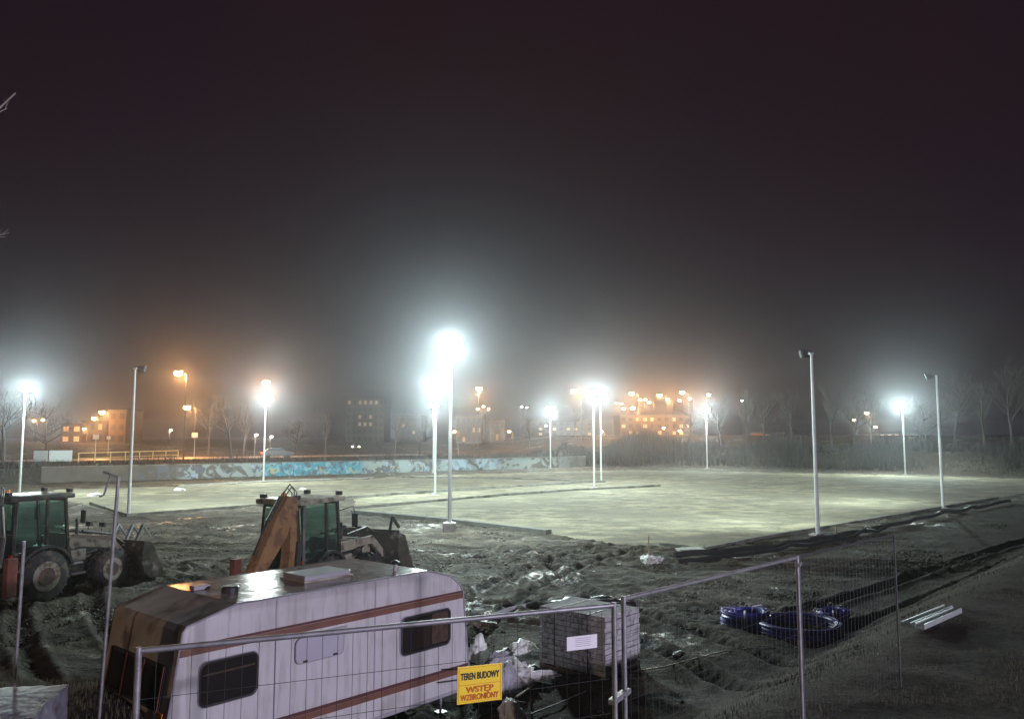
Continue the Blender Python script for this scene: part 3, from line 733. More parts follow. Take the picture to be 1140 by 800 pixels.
    pane([(.95, -.56, 1.1), (.95, .56, 1.1), (.79, .54, 2.7), (.79, -.54, 2.7)])
    pane([(-.79, -.66, 1.1), (-.79, .66, 1.1), (-.725, .6, 2.7), (-.725, -.6, 2.7)], 'rear_window')
    for s in (-1, 1):
        pane([(-.74, s*.73, 1.4), (.1, s*.75, 1.4), (.1, s*.7, 2.7), (-.68, s*.66, 2.7)], 'side_window')
        pane([(.2, s*.74, 1.1), (.88, s*.63, 1.1), (.72, s*.6, 2.7), (.2, s*.69, 2.7)], 'side_window')
    st = MB().box(-.45, .05, -.24, .24, 1.25, 1.38, .04).box(-.5, -.38, -.22, .22, 1.38, 1.95, .05).box(-.3, -.1, -.1, .1, .95, 1.25).build('seat', M['interior'], t)
    sw = MB(); sw.tube([(.55+.18*math.cos(a)*.5, .18*math.sin(a), 1.62+.18*math.cos(a)*.85) for a in [2*PI*k/16 for k in range(17)]], .015, 6).tube([(.75, 0, 1.1), (.55, 0, 1.62)], .03, 8).build('steering_wheel', M['interior'], t)
    # mirrors
    for s in (-1, 1):
        a = MB().tube([(.8, s*.62, 2.5), (1.05, s*.95, 2.62), (1.1, s*1.0, 2.35)], .015, 6).build('mirror_arm', M['trim_dark'], t)
        MB().box(1.05, 1.1, s*1.0-.09, s*1.0+.09, 2.05, 2.42, .015).build('mirror', M['trim_dark'], a)
        MB().box(-.86, -.82, s*.68-.06, s*.68+.06, 1.2, 1.36, .01).build('rear_lamp', M['red_lens'], t)
        q = MB().tube([(2.3, s*.3, 1.5), (2.3, s*.3, 1.78)], .02, 6).box(2.27, 2.37, s*.3-.11, s*.3+.11, 1.78, 1.92, .02).build('headlight', M['housing'], t)
    # loader arms and bucket
    L_ = lift
    for s in (-1, 1):
        MB().bar((.95, s*.58, 1.5), (2.5, s*.6, 1.25+L_*.6), .1, .22).bar((2.45, s*.6, 1.3+L_*.6), (3.15, s*.6, .55+L_), .1, .2).build('loader_arm', body, t)
        MB().tube([(1.25, s*.58, 1.05), (1.9, s*.6, 1.15+L_*.35)], .055, 10).build('ram', M['dark_body'], t)
        MB().tube([(1.9, s*.6, 1.15+L_*.35), (2.35, s*.6, 1.25+L_*.5)], .03, 8).build('ram_rod', M['chrome'], t)
        MB().tube([(1.5, s*.45, 1.75), (2.5, s*.45, 1.55+L_*.7)], .045, 8).build('tilt_ram', M['dark_body'], t)
        MB().tube([(2.5, s*.45, 1.55+L_*.7), (3.1, s*.45, 1.15+L_)], .025, 8).build('tilt_rod', M['chrome'], t)
    MB().bar((2.55, -.6, 1.2+L_*.6), (2.55, .6, 1.2+L_*.6), .12, .14).build('arm_brace', body, t)
    # bucket: curved shell with side plates
    arc = [(3.15+.0, 1.25), (3.1, .95), (3.1, .6), (3.2, .3), (3.42, .12), (4.05, .06)]
    arc = [(a_, b_+L_) for a_, b_ in arc]
    ins = [(a_+.03*(1 if a_ < 3.5 else 0)+.005, b_+.035) for a_, b_ in reversed(arc)]
    bk = MB().prism(arc+ins, -1.17, 1.17).build('bucket', M['bucket_steel'], t)
    for s in (-1, 1):
        MB().prism([(3.15, 1.22+L_), (3.5, 1.12+L_), (4.02, .12+L_), (4.05, .06+L_), (3.42, .12+L_), (3.2, .3+L_), (3.1, .6+L_)], s*1.17-(.03 if s > 0 else 0), s*1.17+(.03 if s < 0 else 0)).build('side_plate', M['bucket_steel'], bk)
    tt = MB()
    for k in range(8): tt.box(4.03, 4.16, -1.1+k*.31-.04, -1.1+k*.31+.04, .05+L_, .1+L_)
    tt.build('teeth', M['bucket_steel'], bk)
    if forks:
        for yy in (-.75, -.3, .35):
            MB().bar((3.12, yy, 1.1), (3.45, yy, 1.75), .09, .06).bar((3.44, yy, 1.74), (3.75, yy, 1.35), .08, .05).build('fork_tine', M['sheet_metal'], bk)
    else:
        MB().bar((3.2, -.8, 1.2+L_), (3.35, -.8, 1.65+L_), .06, .07).bar((3.35, -.8, 1.65+L_), (3.75, -.8, 1.3+L_), .06, .07).build('bracket', M['trim_dark'], bk)
    # rear frame, stabilisers, digging arm folded at the back
    MB().box(-1.25, -1.05, -1.1, 1.1, .5, .95, .02).box(-1.12, -.8, -.4, .4, .6, 1.0).build('rear_frame', M['dark_body'], t)
    for s in (-1, 1):
        sl = MB().box(-1.3, -1.02, s*1.18-.09, s*1.18+.09, .35, 1.35, .02).build('stabiliser', M['red_brown'], t)
        MB().box(-1.34, -.98, s*1.18-.16, s*1.18+.16, .26, .32, .01).build('foot', M['bucket_steel'], sl)
    ky = -.72
    kp = MB().box(-1.55, -1.25, ky-.17, ky+.17, .5, 1.2, .03).build('kingpost', M['dark_body'], t)
    bo = MB()
    pf = [(-1.62, .75), (-1.35, .8), (-1.1, 1.7), (-1.12, 2.4), (-1.3, 3.0), (-1.55, 3.0), (-1.5, 2.4), (-1.5, 1.7)]
    bo.prism(pf, ky-.13, ky+.13); bo.build('boom', arm, t)
    MB().tube([(-1.3, ky-.2, 1.1), (-1.22, ky-.2, 1.9)], .07, 10).build('ram', M['dark_body'], t)
    MB().tube([(-1.22, ky-.2, 1.9), (-1.3, ky-.2, 2.7)], .035, 8).build('ram_rod', M['chrome'], t)
    dp = MB().prism([(-1.3, 3.02), (-1.62, 3.08), (-1.95, 2.7), (-2.9, 1.2), (-2.68, 1.0), (-1.62, 2.1), (-1.28, 2.75)], ky-.14, ky+.14).build('dipper', arm, t)
    MB().tube([(-1.75, ky, 3.05), (-2.2, ky, 2.5)], .055, 10).tube([(-2.2, ky, 2.5), (-2.65, ky, 1.75)], .03, 8).build('dipper_ram', M['dark_body'], t)
    MB().prism([(x_-.3, z_) for x_, z_ in ((-2.45, 1.15), (-2.2, 1.05), (-1.95, .75), (-1.95, .45), (-2.15, .22), (-2.5, .2), (-2.45, .26), (-2.2, .32), (-2.05, .5), (-2.1, .75), (-2.35, .88), (-2.58, 1.02))], ky-.3, ky+.3).build('digging_bucket', M['bucket_steel'], t)
    hs = MB()
    for k, (dy, hh) in enumerate(((-.06, .3), (.02, .36), (.09, .26))):
        hs.tube([(-1.2, ky+dy, 2.75), (-1.2, ky+dy, 3.0+hh*.5), (-1.38, ky+dy, 3.0+hh), (-1.6, ky+dy, 2.98+hh*.5), (-1.7, ky+dy, 2.8)], .016, 6)
    hs.build('hoses', M['black_film'], t)
    return t
HD = math.atan2(.92, .4)
loader(-13.9, 22.9, HD, 'dark backhoe loader with raised fork tines at the left edge', M['dull_body'], M['dark_body'], True, 0)
loader(-5.75, 21.9, HD, 'weathered yellow armed backhoe loader standing behind the caravan', M['cream_body'], M['yellow_arm'], False, .45)

# ------------------------------------------------------------------ fence panels and signs
FG = 1.3
M['fence_dark'] = mat('shaded_fence_steel', (.07, .07, .072), .6, .4, .3, 9)  # darker copy of the fence steel; the last panel's dimness is painted in
def fence_panel(A, B, label, zt=3.3, z0=None, mesh_on=True):
    fs_, wr = (M['fence_dark'], .014) if A[0] > 3 else (M['fence_steel'], .02)
    A = Vector(A); B = Vector(B); d = B-A; L_ = d.length
    za = terrain(A.x, A.y); h = zt-1.3
    t = thing('site_fence', label, 'fence', (A.x, A.y, 1.3), math.atan2(d.y, d.x), 'mobile site fence panels')
    for xx in (0, L_): MB().tube([(xx, 0, -.1), (xx, 0, h)], wr+.001, 10).build('post', fs_, t, True)
    MB().tube([(0, 0, h-.022), (L_, 0, h-.022)], wr-.001, 10).build('top_rail', fs_, t, True)
    if A.x < 3: MB().tube([(0, 0, .05), (L_, 0, .05)], .019, 10).build('bottom_rail', M['fence_steel'], t, True)
    m = MB(); n = int(L_/.1)
    for k in range(1, n): m.tube([(L_*k/n+random.uniform(-.002, .002), .012, .1), (L_*k/n, .012, h-.01)], .0017, 4, False)
    for z in (.12, .38, .64, .9, 1.16, 1.42, 1.68): m.tube([(0, .016, z+(h-2)), (L_, .016, z+(h-2))], .0019, 4, False)
    m.build('wire_mesh', M['wire'], t)
    MB().box(-.11, .11, -.3, .3, -.12, .02, .02).build('concrete_foot', M['concrete'], t)
    return t
fence_panel((-2.31, 5.04), (.80, 6.37), 'nearest fence panel, crossing in front of the caravan, with the yellow sign')
fence_panel((.91, 6.61), (3.12, 8.82), 'fence panel right of the paving stack between the double post and next post')
fence_panel((3.17, 8.90), (5.14, 10.82), 'farthest fence panel at the right, behind the tall single post')
# joints
for (x, y, z, lab) in ((.855, 6.49, 2.55, 'steel clamp joining the two posts by the paving stack'), (3.145, 8.86, 3.2, 'steel clamp at the top of the post left of the blue coils')):
    c = thing('fence_clamp', lab, 'clamp', (x, y, z), R(60), 'fence clamps')
    MB().box(-.17 if z < 3 else -.07, .17 if z < 3 else .07, -.03, .03, -.02, .02, .006).build('plate', M['steel'], c)
    MB().tube([(0, -.05, 0), (0, .06, 0)], .008, 6).build('bolt', M['steel'], c)
def steel_post(px, D, ztop, label, bracket=False):
    p = ond(px, 600, D); p.z = terrain(p.x, p.y)
    t = thing('steel_post', label, 'post', (p.x, p.y, p.z), 0, 'thin steel posts on the left bank')
    h = ztop-p.z
    MB().tube([(-.06 if bracket else -.02, 0, -.15), (.04 if bracket else 0, 0, h)], .02, 10).build('tube', M['fence_steel'], t, True)
    if bracket:
        MB().tube([(.04, 0, h-.02), (-.03, -.05, h+.02), (-.12, -.05, h+.05)], .015, 6).tube([(-.03, -.05, h+.02), (-.1, -.05, h-.22), (-.15, -.06, h-.24)], .012, 6).build('bracket', M['fence_steel'], t)
    return t
steel_post(27, 10, 3.3, 'short thin post at the far left before the dark loader')
steel_post(125, 9.6, 4.12, 'taller leaning thin post with a bent bracket left of the caravan', True)

# signs on the first panel
fA = Vector((-2.31, 5.04, 0)); fd = (Vector((.80, 6.37, 0))-fA).normalized(); fn = Vector((fd.y, -fd.x, 0))
def fplane(px, py):
    r = ray(px, py); O = Vector((0, 0, H)); t = (fA-O).dot(fn)/r.dot(fn); P_ = O+r*t; return (P_-fA).dot(fd), P_.z
def text_mesh(body, size, name, material, parent, loc, sx=1, extr=.001):
    cu = bpy.data.curves.new(name, 'FONT'); cu.body = body; cu.size = size; cu.align_x = 'CENTER'; cu.align_y = 'CENTER'; cu.extrude = extr; cu.offset = size*.03
    o = bpy.data.objects.new(name, cu); col.objects.link(o)
    dg = bpy.context.evaluated_depsgraph_get(); me = bpy.data.meshes.new_from_object(o.evaluated_get(dg)); bpy.data.objects.remove(o)
    me.materials.clear(); me.materials.append(material)
    q = bpy.data.objects.new(name, me); col.objects.link(q); q.parent = parent; q.location = loc; q.rotation_euler = (PI/2, 0, 0); q.scale.x = sx; return q
c4 = [fplane(*q) for q in ((508, 742), (558, 735), (556, 776), (507, 783))]
cs = sum(c[0] for c in c4)/4; cz = sum(c[1] for c in c4)/4
sw_ = (c4[1][0]-c4[0][0]+c4[2][0]-c4[3][0])/2; sh = (c4[0][1]-c4[3][1]+c4[1][1]-c4[2][1])/2
pos = fA+fd*cs+fn*.03; ang = math.atan2(fd.y, fd.x)
t = thing('warning_sign', 'yellow construction site sign with black and red lettering, hung on the fence', 'sign', (pos.x, pos.y, cz), ang)
t.rotation_euler.y = R(.8)
MB().box(-sw_/2, sw_/2, -.002, .002, -sh/2, sh/2).build('plate', M['sign_yellow'], t)
b = MB()
for (x0, x1, z0, z1) in ((-.47, .47, .455, .462), (-.47, .47, -.462, -.455), (-.47, -.464, -.455, .455), (.464, .47, -.455, .455), (-.47, .47, -.006, .004)):
    b.box(x0*sw_, x1*sw_, -.0035, -.0022, z0*sh, z1*sh)
b.build('border', M['sign_red'], t)
text_mesh('TEREN BUDOWY', sh*.25, 'lettering', M['sign_black'], t, (0, -.0045, sh*.22), .92*sw_/(sh*.25*8.3))
text_mesh('WSTĘP', sh*.22, 'lettering', M['sign_red'], t, (0, -.0045, -sh*.14), 1.15)
text_mesh('WZBRONIONY', sh*.22, 'lettering', M['sign_red'], t, (0, -.0045, -sh*.345), .88*sw_/(sh*.22*7.2))
MB().tube([(-sw_*.45, .0, sh*.48), (-sw_*.45, .03, sh*.5)], .003, 5).tube([(sw_*.45, .0, sh*.48), (sw_*.45, .03, sh*.5)], .003, 5).build('wire_tie', M['steel'], t)
c4 = [fplane(*q) for q in ((629, 708), (662.5, 704), (662.5, 719.5), (629, 723))]
cs = sum(c[0] for c in c4)/4; cz = sum(c[1] for c in c4)/4; pw = c4[1][0]-c4[0][0]; ph = (c4[0][1]-c4[3][1]+c4[1][1]-c4[2][1])/2
pos = fA+fd*cs+fn*.03
t = thing('paper_notice', 'white paper notice fixed to the fence in front of the paving stack', 'notice', (pos.x, pos.y, cz), ang)
MB().box(-pw/2, pw/2, -.0015, .0015, -ph/2, ph/2).build('sheet', M['paper'], t)
b = MB()
for k in range(5): b.box(-pw*.22, pw*(.3-.05*(k % 2)), -.003, -.0017, ph*(.3-.14*k), ph*(.3-.14*k)+ph*.035)
b.build('print', M['paper_ink'], t)

# ------------------------------------------------------------------ stacks of paving
def paving_stack(x, y, rz, nx, ny, layers, label, film=None, s=(.2, .2, .1), z=None):
    z = terrain(x, y) if z is None else z
    t = thing('paving_stack', label, 'paving stack', (x, y, z), rz, 'stacks of paving on pallets')
    lx, ly = nx*s[0], ny*s[1]
    p = MB()
    for k in range(5): p.box(-lx/2, lx/2, -ly/2+k*(ly-.1)/4, -ly/2+k*(ly-.1)/4+.1, .1, .125)
    for k in range(3): p.box(-lx/2+k*(lx-.1)/2, -lx/2+k*(lx-.1)/2+.1, -ly/2, ly/2, 0, .098)
    p.build('pallet', M['wood'], t)
    b = MB()
    for l in range(layers):
        jx, jy = random.uniform(-.012, .012), random.uniform(-.012, .012)
        for i in range(nx):
            for j in range(ny):
                if 0 < i < nx-1 and 0 < j < ny-1 and l < layers-1: continue
                x0 = -lx/2+i*s[0]+jx+random.uniform(-.006, .006); y0 = -ly/2+j*s[1]+jy+random.uniform(-.006, .006); z0 = .128+l*s[2]
                b.box(x0+.004, x0+s[0]-.004, y0+.004, y0+s[1]-.004, z0, z0+s[2]-.012)
    b.build('paving_blocks', M['paving'], t, recalc=False)
    zt = .128+layers*s[2]
    for k in (-.25, .25):
        MB().box(-lx/2-.02, lx/2+.02, k*ly-.01, k*ly+.01, zt-.008, zt-.004).box(-lx/2-.022, -lx/2-.018, k*ly-.01, k*ly+.01, .1, zt).box(lx/2+.018, lx/2+.022, k*ly-.01, k*ly+.01, .1, zt).build('strap', M['black_film'], t)
    if film:
        f = MB(); n = 26
        ring = []
        for k in range(n*4):
            q = k/(n*4)*4; e = q % 1; sd = int(q)
            c = [(-1+2*e, -1), (1, -1+2*e), (1-2*e, 1), (-1, 1-2*e)][sd]
            ring.append(c)
        rows = 12; vs = []
        for r_ in range(rows+1):
            for (a, b_) in ring:
                zz = .15+(zt-.1)*r_/rows; o = .03+.06*noise.noise(Vector((a*4, b_*4, zz*6)))
                vs.append((a*(lx/2+o), b_*(ly/2+o), zz))
        nn = len(ring); fs = [(r_*nn+k, r_*nn+(k+1) % nn, (r_+1)*nn+(k+1) % nn, (r_+1)*nn+k) for r_ in range(rows) for k in range(nn)]
        vs.append((0, 0, zt+.09)); fs += [(rows*nn+k, rows*nn+(k+1) % nn, len(vs)-1) for k in range(nn)]
        f.add(vs, fs); f.build('wrapping', film, t, True)
    return t
# corner (660,762) left (612,738) right (700,747)
e1 = onz(612, 740) ; e0 = onz(660, 764); e2 = onz(702, 747)
ctr = (e1+e2)/2
az = math.atan2((e2-e0).y, (e2-e0).x)
paving_stack(ctr.x, ctr.y, az, 6, 8, 11, 'tall grey stack of paving blocks on a pallet behind the paper notice', z=-.02)
p = onz(-2, 752, 2.25)
paving_stack(p.x-.25, p.y+.35, R(12), 5, 5, 9, 'plastic wrapped paving stack in the lower left corner on the bank', M['wrap_film'], z=terrain(p.x, p.y)-.5)

# ------------------------------------------------------------------ lumpy objects
def lump(name, material, loc, size, label, cat, seed, group=None, amp=.3, rz=0, freq=1.3, flat=.0):
    bm = bmesh.new(); bmesh.ops.create_icosphere(bm, subdivisions=4, radius=1)
    for v in bm.verts:
        c = v.co.copy(); q = c*freq+Vector((seed*7.3, seed*3.1, 0))
        k = 1+amp*noise.fractal(q, 1, 2, 4)+.35*amp*noise.noise(q*4)-.25*amp*abs(noise.noise(q*2.4))
        v.co = Vector((c.x*k*size[0], c.y*k*size[1], max(-.02, c.z)*k*size[2]))
    me = bpy.data.meshes.new(name); bm.to_mesh(me); bm.free(); me.materials.append(material)
    for p_ in me.polygons: p_.use_smooth = True
    o = bpy.data.objects.new(name, me); col.objects.link(o); o.location = loc; o.rotation_euler.z = rz
    return tag(o, label, cat, group)
G = 'white sacks and sheets in the rubbish heap'
items = [
 (576, 752, (.34, .26, .38), 'white_film', 'round pale crumpled sack in the middle of the heap beside the caravan', .35, .05),
 (600, 750, (.42, .13, .13), 'white_film', 'long white twisted film reaching from the heap towards the paving stack', .3, .12),
 (556, 731, (.36, .22, .3), 'grey_film', 'grey crumpled sack at the top left of the heap, by the caravan', .35, .0),
 (580, 728, (.4, .16, .18), 'white_film', 'flat white sheet on top of the heap', .4, .28),
 (563, 762, (.3, .28, .5), 'grey_film', 'large grey sack in the heap just right of the yellow sign', .35, .0),
 (570, 790, (.22, .2, .34), 'white_film', 'white sack at the foot of the heap below the yellow sign', .35, .0),
 (532, 724, (.2, .2, .5), 'white_film', 'upright white sack squeezed against the caravan end', .35, .0),
 (548, 765, (.3, .3, .5), 'grey_film', 'grey sack hidden behind the yellow sign', .35, .0),
 (590, 740, (.25, .2, .2), 'black_film', 'small black bag behind the round pale sack', .35, .0)]
for i, (px, py, sz, m_, lab, amp, dz) in enumerate(items):
    p = gp(px, py+12); lump('rubbish_sack', M[m_], (p.x, p.y, p.z+dz), sz, lab, 'sack', i+1, G, amp, .3*i)
for i, (a, b, lab, m_) in enumerate((((528, 745, .9), (545, 748, .1), 'pale upright board leaning in the rubbish heap', 'sheet_metal'), ((553, 778, .35), (585, 792, .15), 'thin pale lath sticking out below the yellow sign', 'wood'),
                       ((575, 775, .4), (592, 770, .1), 'short lath at the right foot of the heap', 'wood'), ((520, 760, .7), (538, 752, .1), 'second pale board leaning next to the caravan', 'sheet_metal'))):
    A = onz(a[0], a[1], a[2]); B = gp(b[0], b[1]); B.z = b[2]
    o = MB().bar((0, 0, 0), B-A, .09 if i in (0, 3) else .04, .02).build('plank', M[m_], loc=A); tag(o, lab, 'plank', 'boards in the rubbish heap')
drape([(585, 800), (620, 787), (652, 773)], .012, M['sheet_metal'], 'thin_rod', 'thin pale rod lying on the ground below the paving stack', 'rod', .04, .02, 6)
drape([(702, 752), (740, 746), (800, 731), (860, 722)], .014, M['sheet_metal'], 'thin_rod', 'long thin rod lying right of the fence double post', 'rod', .05, .05, 6)
p = gp(661, 682); lump('black_tarpaulin', M['black_film'], (p.x, p.y, p.z), (1.1, .6, .45), 'crumpled black tarpaulin behind the tall paving stack', 'tarpaulin', 21, None, .35)
# film strip behind the caravan
drape([(517, 699), (540, 690), (566, 680), (592, 674), (604, 671)], .07, M['grey_film'], 'plastic_strip', 'long pale plastic strip lying in mud behind the caravan end', 'plastic strip', -.04, .15, 8)
p = gp(535, 697); lump('white_bag', M['white_film'], (p.x, p.y, p.z), (.45, .2, .14), 'flat white bag at the near end of the plastic strip', 'bag', 23)
p = gp(726, 628); lump('white_bag', M['white_film'], (p.x, p.y, p.z), (.38, .3, .32), 'white crumpled bag lying on the mud at the foot of a stake', 'bag', 25, None, .45)
o = MB().bar((0, 0, -.1), (.02, 0, .95), .04, .04).build('wooden_stake', M['wood'], loc=gp(722, 626)); tag(o, 'thin dark stake standing in the white crumpled bag', 'stake')
o = MB().bar((0, 0, -.1), (0, 0, .55), .05, .05).build('wooden_stake', M['wood'], loc=gp(931, 598)); tag(o, 'short dark stake right of the pole foot by the black pipes', 'stake')
for i, (px, py, s_, lab) in enumerate(((757, 728, .16, 'white stone in dark grass right of the fence double post'), (962, 666, .11, 'small pale stone behind the farthest fence panel'), (200, 546, .5, 'pale rubble lump near the back left kerb strip'), (105, 552, .5, 'pale sack shape lying at the left end of the field'), (645, 629, .2, 'pale flat stone at the edge of churned mud'), (337, 545, .35, 'small pale bag on the field behind the middle loader'))):
    p = gp(px, py); lump('pale_stone', M['white_film'], (p.x, p.y, p.z), (s_, s_*.7, s_*.5), lab, 'stone', 31+i, 'pale lumps scattered on the ground', .3)

# ------------------------------------------------------------------ blue pipe coils
def coil(px, py, Rr, turns, layers, r, material, label, tilt=0, seed=1):
    rnd = random.Random(seed); p = gp(px, py)
    t = thing('pipe_coil', label, 'pipe coil', (p.x, p.y, p.z), 0, 'coils of blue pipe on the bank')
    pts = []
    for l in range(layers):
        for k in range(turns):
            rad = Rr-k*r*2.0*.9 if l % 2 == 0 else Rr-(turns-1-k)*r*2*.9
            for q in range(36):
                a = 2*PI*q/36; j = .02*math.sin(3*a+l+k*2)
                pts.append((math.cos(a)*(rad+j), math.sin(a)*(rad+j), r+l*r*1.9+.02*math.sin(2*a+k)+tilt*math.cos(a)*Rr+abs(tilt)*Rr))
    pts.append((Rr*1.15, .15, r)); pts.append((Rr*1.3, .4, r))
    MB().tube(pts, r, 8).build('pipe', material, t, True)
    for a in (.6, 2.7, 4.4):
        h = layers*r*1.9+r
        c = Vector((math.cos(a)*(Rr-r*turns*.8), math.sin(a)*(Rr-r*turns*.8), 0)); d = Vector((math.cos(a), math.sin(a), 0)); hw = r*turns*1.0+.04
        z0 = tilt*math.cos(a)*Rr+abs(tilt)*Rr
        pr = [c-d*hw+Vector((0, 0, z0)), c+d*hw+Vector((0, 0, z0)), c+d*hw+Vector((0, 0, h+z0)), c-d*hw+Vector((0, 0, h+z0)), c-d*hw+Vector((0, 0, z0))]
        MB().tube(pr, .018, 6).build('binding_tape', M['tape_white'], t)
coil(830, 696, .54, 3, 4, .045, M['blue_pipe'], 'smallest tall bright blue pipe coil at the left of the three', .04, 1)
coil(889, 704, .92, 2, 3, .045, M['blue_pipe2'], 'largest dark blue pipe coil lying in the middle', .02, 2)
coil(927, 691, .36, 2, 3, .04, M['blue_pipe'], 'little blue coil tucked at the right end of the largest coil', .1, 3)
# metal profiles on the bank
for i, (a, b, lab) in enumerate((((1009, 703), (1056, 683), 'left of the two pale metal profiles lying on the bank'), ((1024, 705), (1066, 686), 'right of the two pale metal profiles lying on the bank'))):
    A = gp(*a); B = gp(*b); m = MB(); d = (B-A)
    nrm = Vector((-d.y, d.x, 0)).normalized()
    m.bar((0, 0, .09), d+Vector((0, 0, .09)), .16, .02).bar(nrm*.07+Vector((0, 0, .13)), d+nrm*.07+Vector((0, 0, .13)), .02, .07).bar(-nrm*.07+Vector((0, 0, .13)), d-nrm*.07+Vector((0, 0, .13)), .02, .07)
    o = m.build('metal_profile', M['sheet_metal'], loc=A); tag(o, lab, 'metal profile', 'metal profiles on the bank')

# ------------------------------------------------------------------ bare trees
def grow(mb, p, d, L_, r, lvl, rnd, maxl, kids, spread=.6, up=.15, nseg=4, trunk=None):
    pts = [p.copy()]; rad = [r]; q = p.copy(); dd = d.copy()
    for i in range(nseg):
        dd = (dd+Vector((rnd.uniform(-1, 1), rnd.uniform(-1, 1), rnd.uniform(-.5, 1)))*(.12+.05*lvl)+Vector((0, 0, up*.3))).normalized()
        q = q+dd*L_/nseg; pts.append(q.copy()); rad.append(r*(1-.62*(i+1)/nseg))
    (trunk or mb).tube(pts, rad, 6 if lvl == 0 else 4 if lvl < 2 else 3, lvl == 0)
    if lvl >= maxl: return
    for k in range(kids[lvl]):
        f = rnd.uniform(.35 if lvl == 0 else .2, 1.0); i = min(nseg-1, int(f*nseg)); w_ = f*nseg-i
        s = pts[i].lerp(pts[i+1], w_); ax = (pts[i+1]-pts[i]).normalized()
        o = Vector((rnd.uniform(-1, 1), rnd.uniform(-1, 1), rnd.uniform(-.2, .8))); o = (o-ax*o.dot(ax)).normalized()
        nd = (ax*(1-spread)+o*spread*1.1+Vector((0, 0, up))).normalized()
        grow(mb, s, nd, L_*rnd.uniform(.42, .68)*(1.1-.4*f), rad[i]*.55, lvl+1, rnd, maxl, kids, spread, up, 3)
def tree_proto(seed, h, kids, spread, up, material, rmin=1.0):
    rnd = random.Random(seed); tr = MB(); cr = MB()
    grow(cr, Vector((0, 0, -.2)), Vector((0, 0, 1)), h*.72, h*.018*rmin, 0, rnd, 4, kids, spread, up, 6, trunk=tr)
    t = thing('bare_tree', 'x', 'tree'); tr.build('trunk', material, t, recalc=False); cr.build('crown', material, t, recalc=False); return t
protos = [tree_proto(3, 10, (11, 6, 5, 4), .62, .12, M['bark']), tree_proto(8, 10, (13, 6, 5, 4), .55, .25, M['bark']), tree_proto(15, 10, (9, 7, 5, 4), .7, .05, M['bark']), tree_proto(29, 10, (12, 5, 6, 3), .45, .35, M['bark'])]
TR = [ # px, D, height, proto, label
 (6, 92, 11, 0, 'bare tree at the far left edge behind the leftmost floodlight'), (52, 100, 9, 2, 'wide bare tree right behind the leftmost floodlight pole'),
 (232, 118, 10, 1, 'orange lit bare tree right of the hooked street lamp'), (258, 112, 11, 0, 'taller bare tree left of the pole before the graffiti'),
 (272, 128, 9, 3, 'narrow bare tree close left of the pole before the graffiti'), (330, 135, 7, 2, 'low bare tree right of the pole before the graffiti'),
 (362, 140, 8, 3, 'bare tree left of the apartment block'), (440, 150, 9, 0, 'bare tree right of the apartment block'), (468, 138, 8, 1, 'bare tree left of the overlapping bright poles'),
 (590, 150, 7, 2, 'bare tree left of the small lone distant pole'), (640, 160, 8, 0, 'bare tree behind the bright centre pair'), 
 (768, 131, 8.5, 2, 'bare tree left of the distant pole before the town lights'), (800, 128, 9, 1, 'bare tree right of the distant pole before the town lights'), (832, 126, 10, 3, 'dark upright bare tree under the small white street light'),
 (850, 124, 9, 0, 'second dark tree right of the small white street light'), (880, 121, 9, 1, 'dark tree just left of the pole aimed away right of centre'),
 (925, 118, 10, 3, 'dark tree right of the pole aimed away right of centre'), (950, 116, 9, 0, 'dark tree before the small orange lamps at right'), (970, 114, 9, 1, 'dark tree left of the bright right back pole'),
 (1030, 110, 9, 2, 'dark tree between the two rightmost poles'), (1062, 106, 11, 0, 'dark tree close right of the rightmost pole'), (1095, 103, 10, 3, 'dark tree second from the right edge'), (1125, 99, 11, 1, 'dark tree at the right edge'), (1165, 96, 12, 0, 'dark tree just cut by the right edge')]
for i, (px, D, h, k, lab) in enumerate(TR):
    p = ond(px, 480, D); o = protos[k] if not protos[k].get('used') else copy_tree(protos[k])
    protos[k]['used'] = 1
    z = terrain(p.x, p.y); o.location = (p.x, p.y, z); s = h/10; o.scale = (s*1.05, s*1.05, s); o.rotation_euler.z = i*2.4
    tag(o, lab, 'tree', 'bare trees around the site')
for o in list(bpy.data.objects):
    if 'used' in o: del o['used']
# near tree at the left whose twigs reach into the picture
rnd = random.Random(5); tr = MB(); cr = MB()
T0 = Vector((-7.2, 7.5, 1.3))
t = thing('bare_tree', 'bare tree whose pale twig tips enter at the upper left edge', 'tree', T0, 0, 'bare trees around the site')
tr.tube([(0, 0, -.2), (.05, .1, 2.5), (-.1, 0, 5), (.1, 0, 8)], [.2, .17, .13, .08], 12).build('trunk', M['bark_lit'], t, True)
def limb(a, b, r):
    a = Vector(a); b = Vector(b); P_ = [a]; n = 6
    for k in range(1, n+1): P_.append(a.lerp(b, k/n)+Vector((0, 0, .25*math.sin(PI*k/n)))+Vector((rnd.uniform(-1, 1), rnd.uniform(-1, 1), rnd.uniform(-1, 1)))*.05)
    cr.tube(P_, [r*(1-.8*k/n) for k in range(n+1)], 6); return P_
for tip, sp in (((22, 103), 3.4), ((0, 236), 2.9)):
    E_ = ond(tip[0]-2, tip[1], 7.3)-T0; P_ = limb((0, 0, sp), E_, .035)
    for k in range(3, 6):
        for s in range(2): grow(cr, P_[k], ((E_-P_[k]).normalized()+Vector((rnd.uniform(-1, .2), rnd.uniform(-.6, .6), rnd.uniform(-.7, .7)))).normalized(), .4, .011, 2, rnd, 4, (3, 3, 3, 3), .5, 0, 3)
for k in range(8):
    a = rnd.uniform(PI*.55, PI*1.5); grow(cr, Vector((0, 0, 3.5+k*.55)), Vector((math.cos(a), math.sin(a), .6)).normalized(), 1.6, .05, 1, rnd, 4, (5, 4, 4, 3), .55, .1, 4)
cr.build('crown', M['bark_lit'], t)

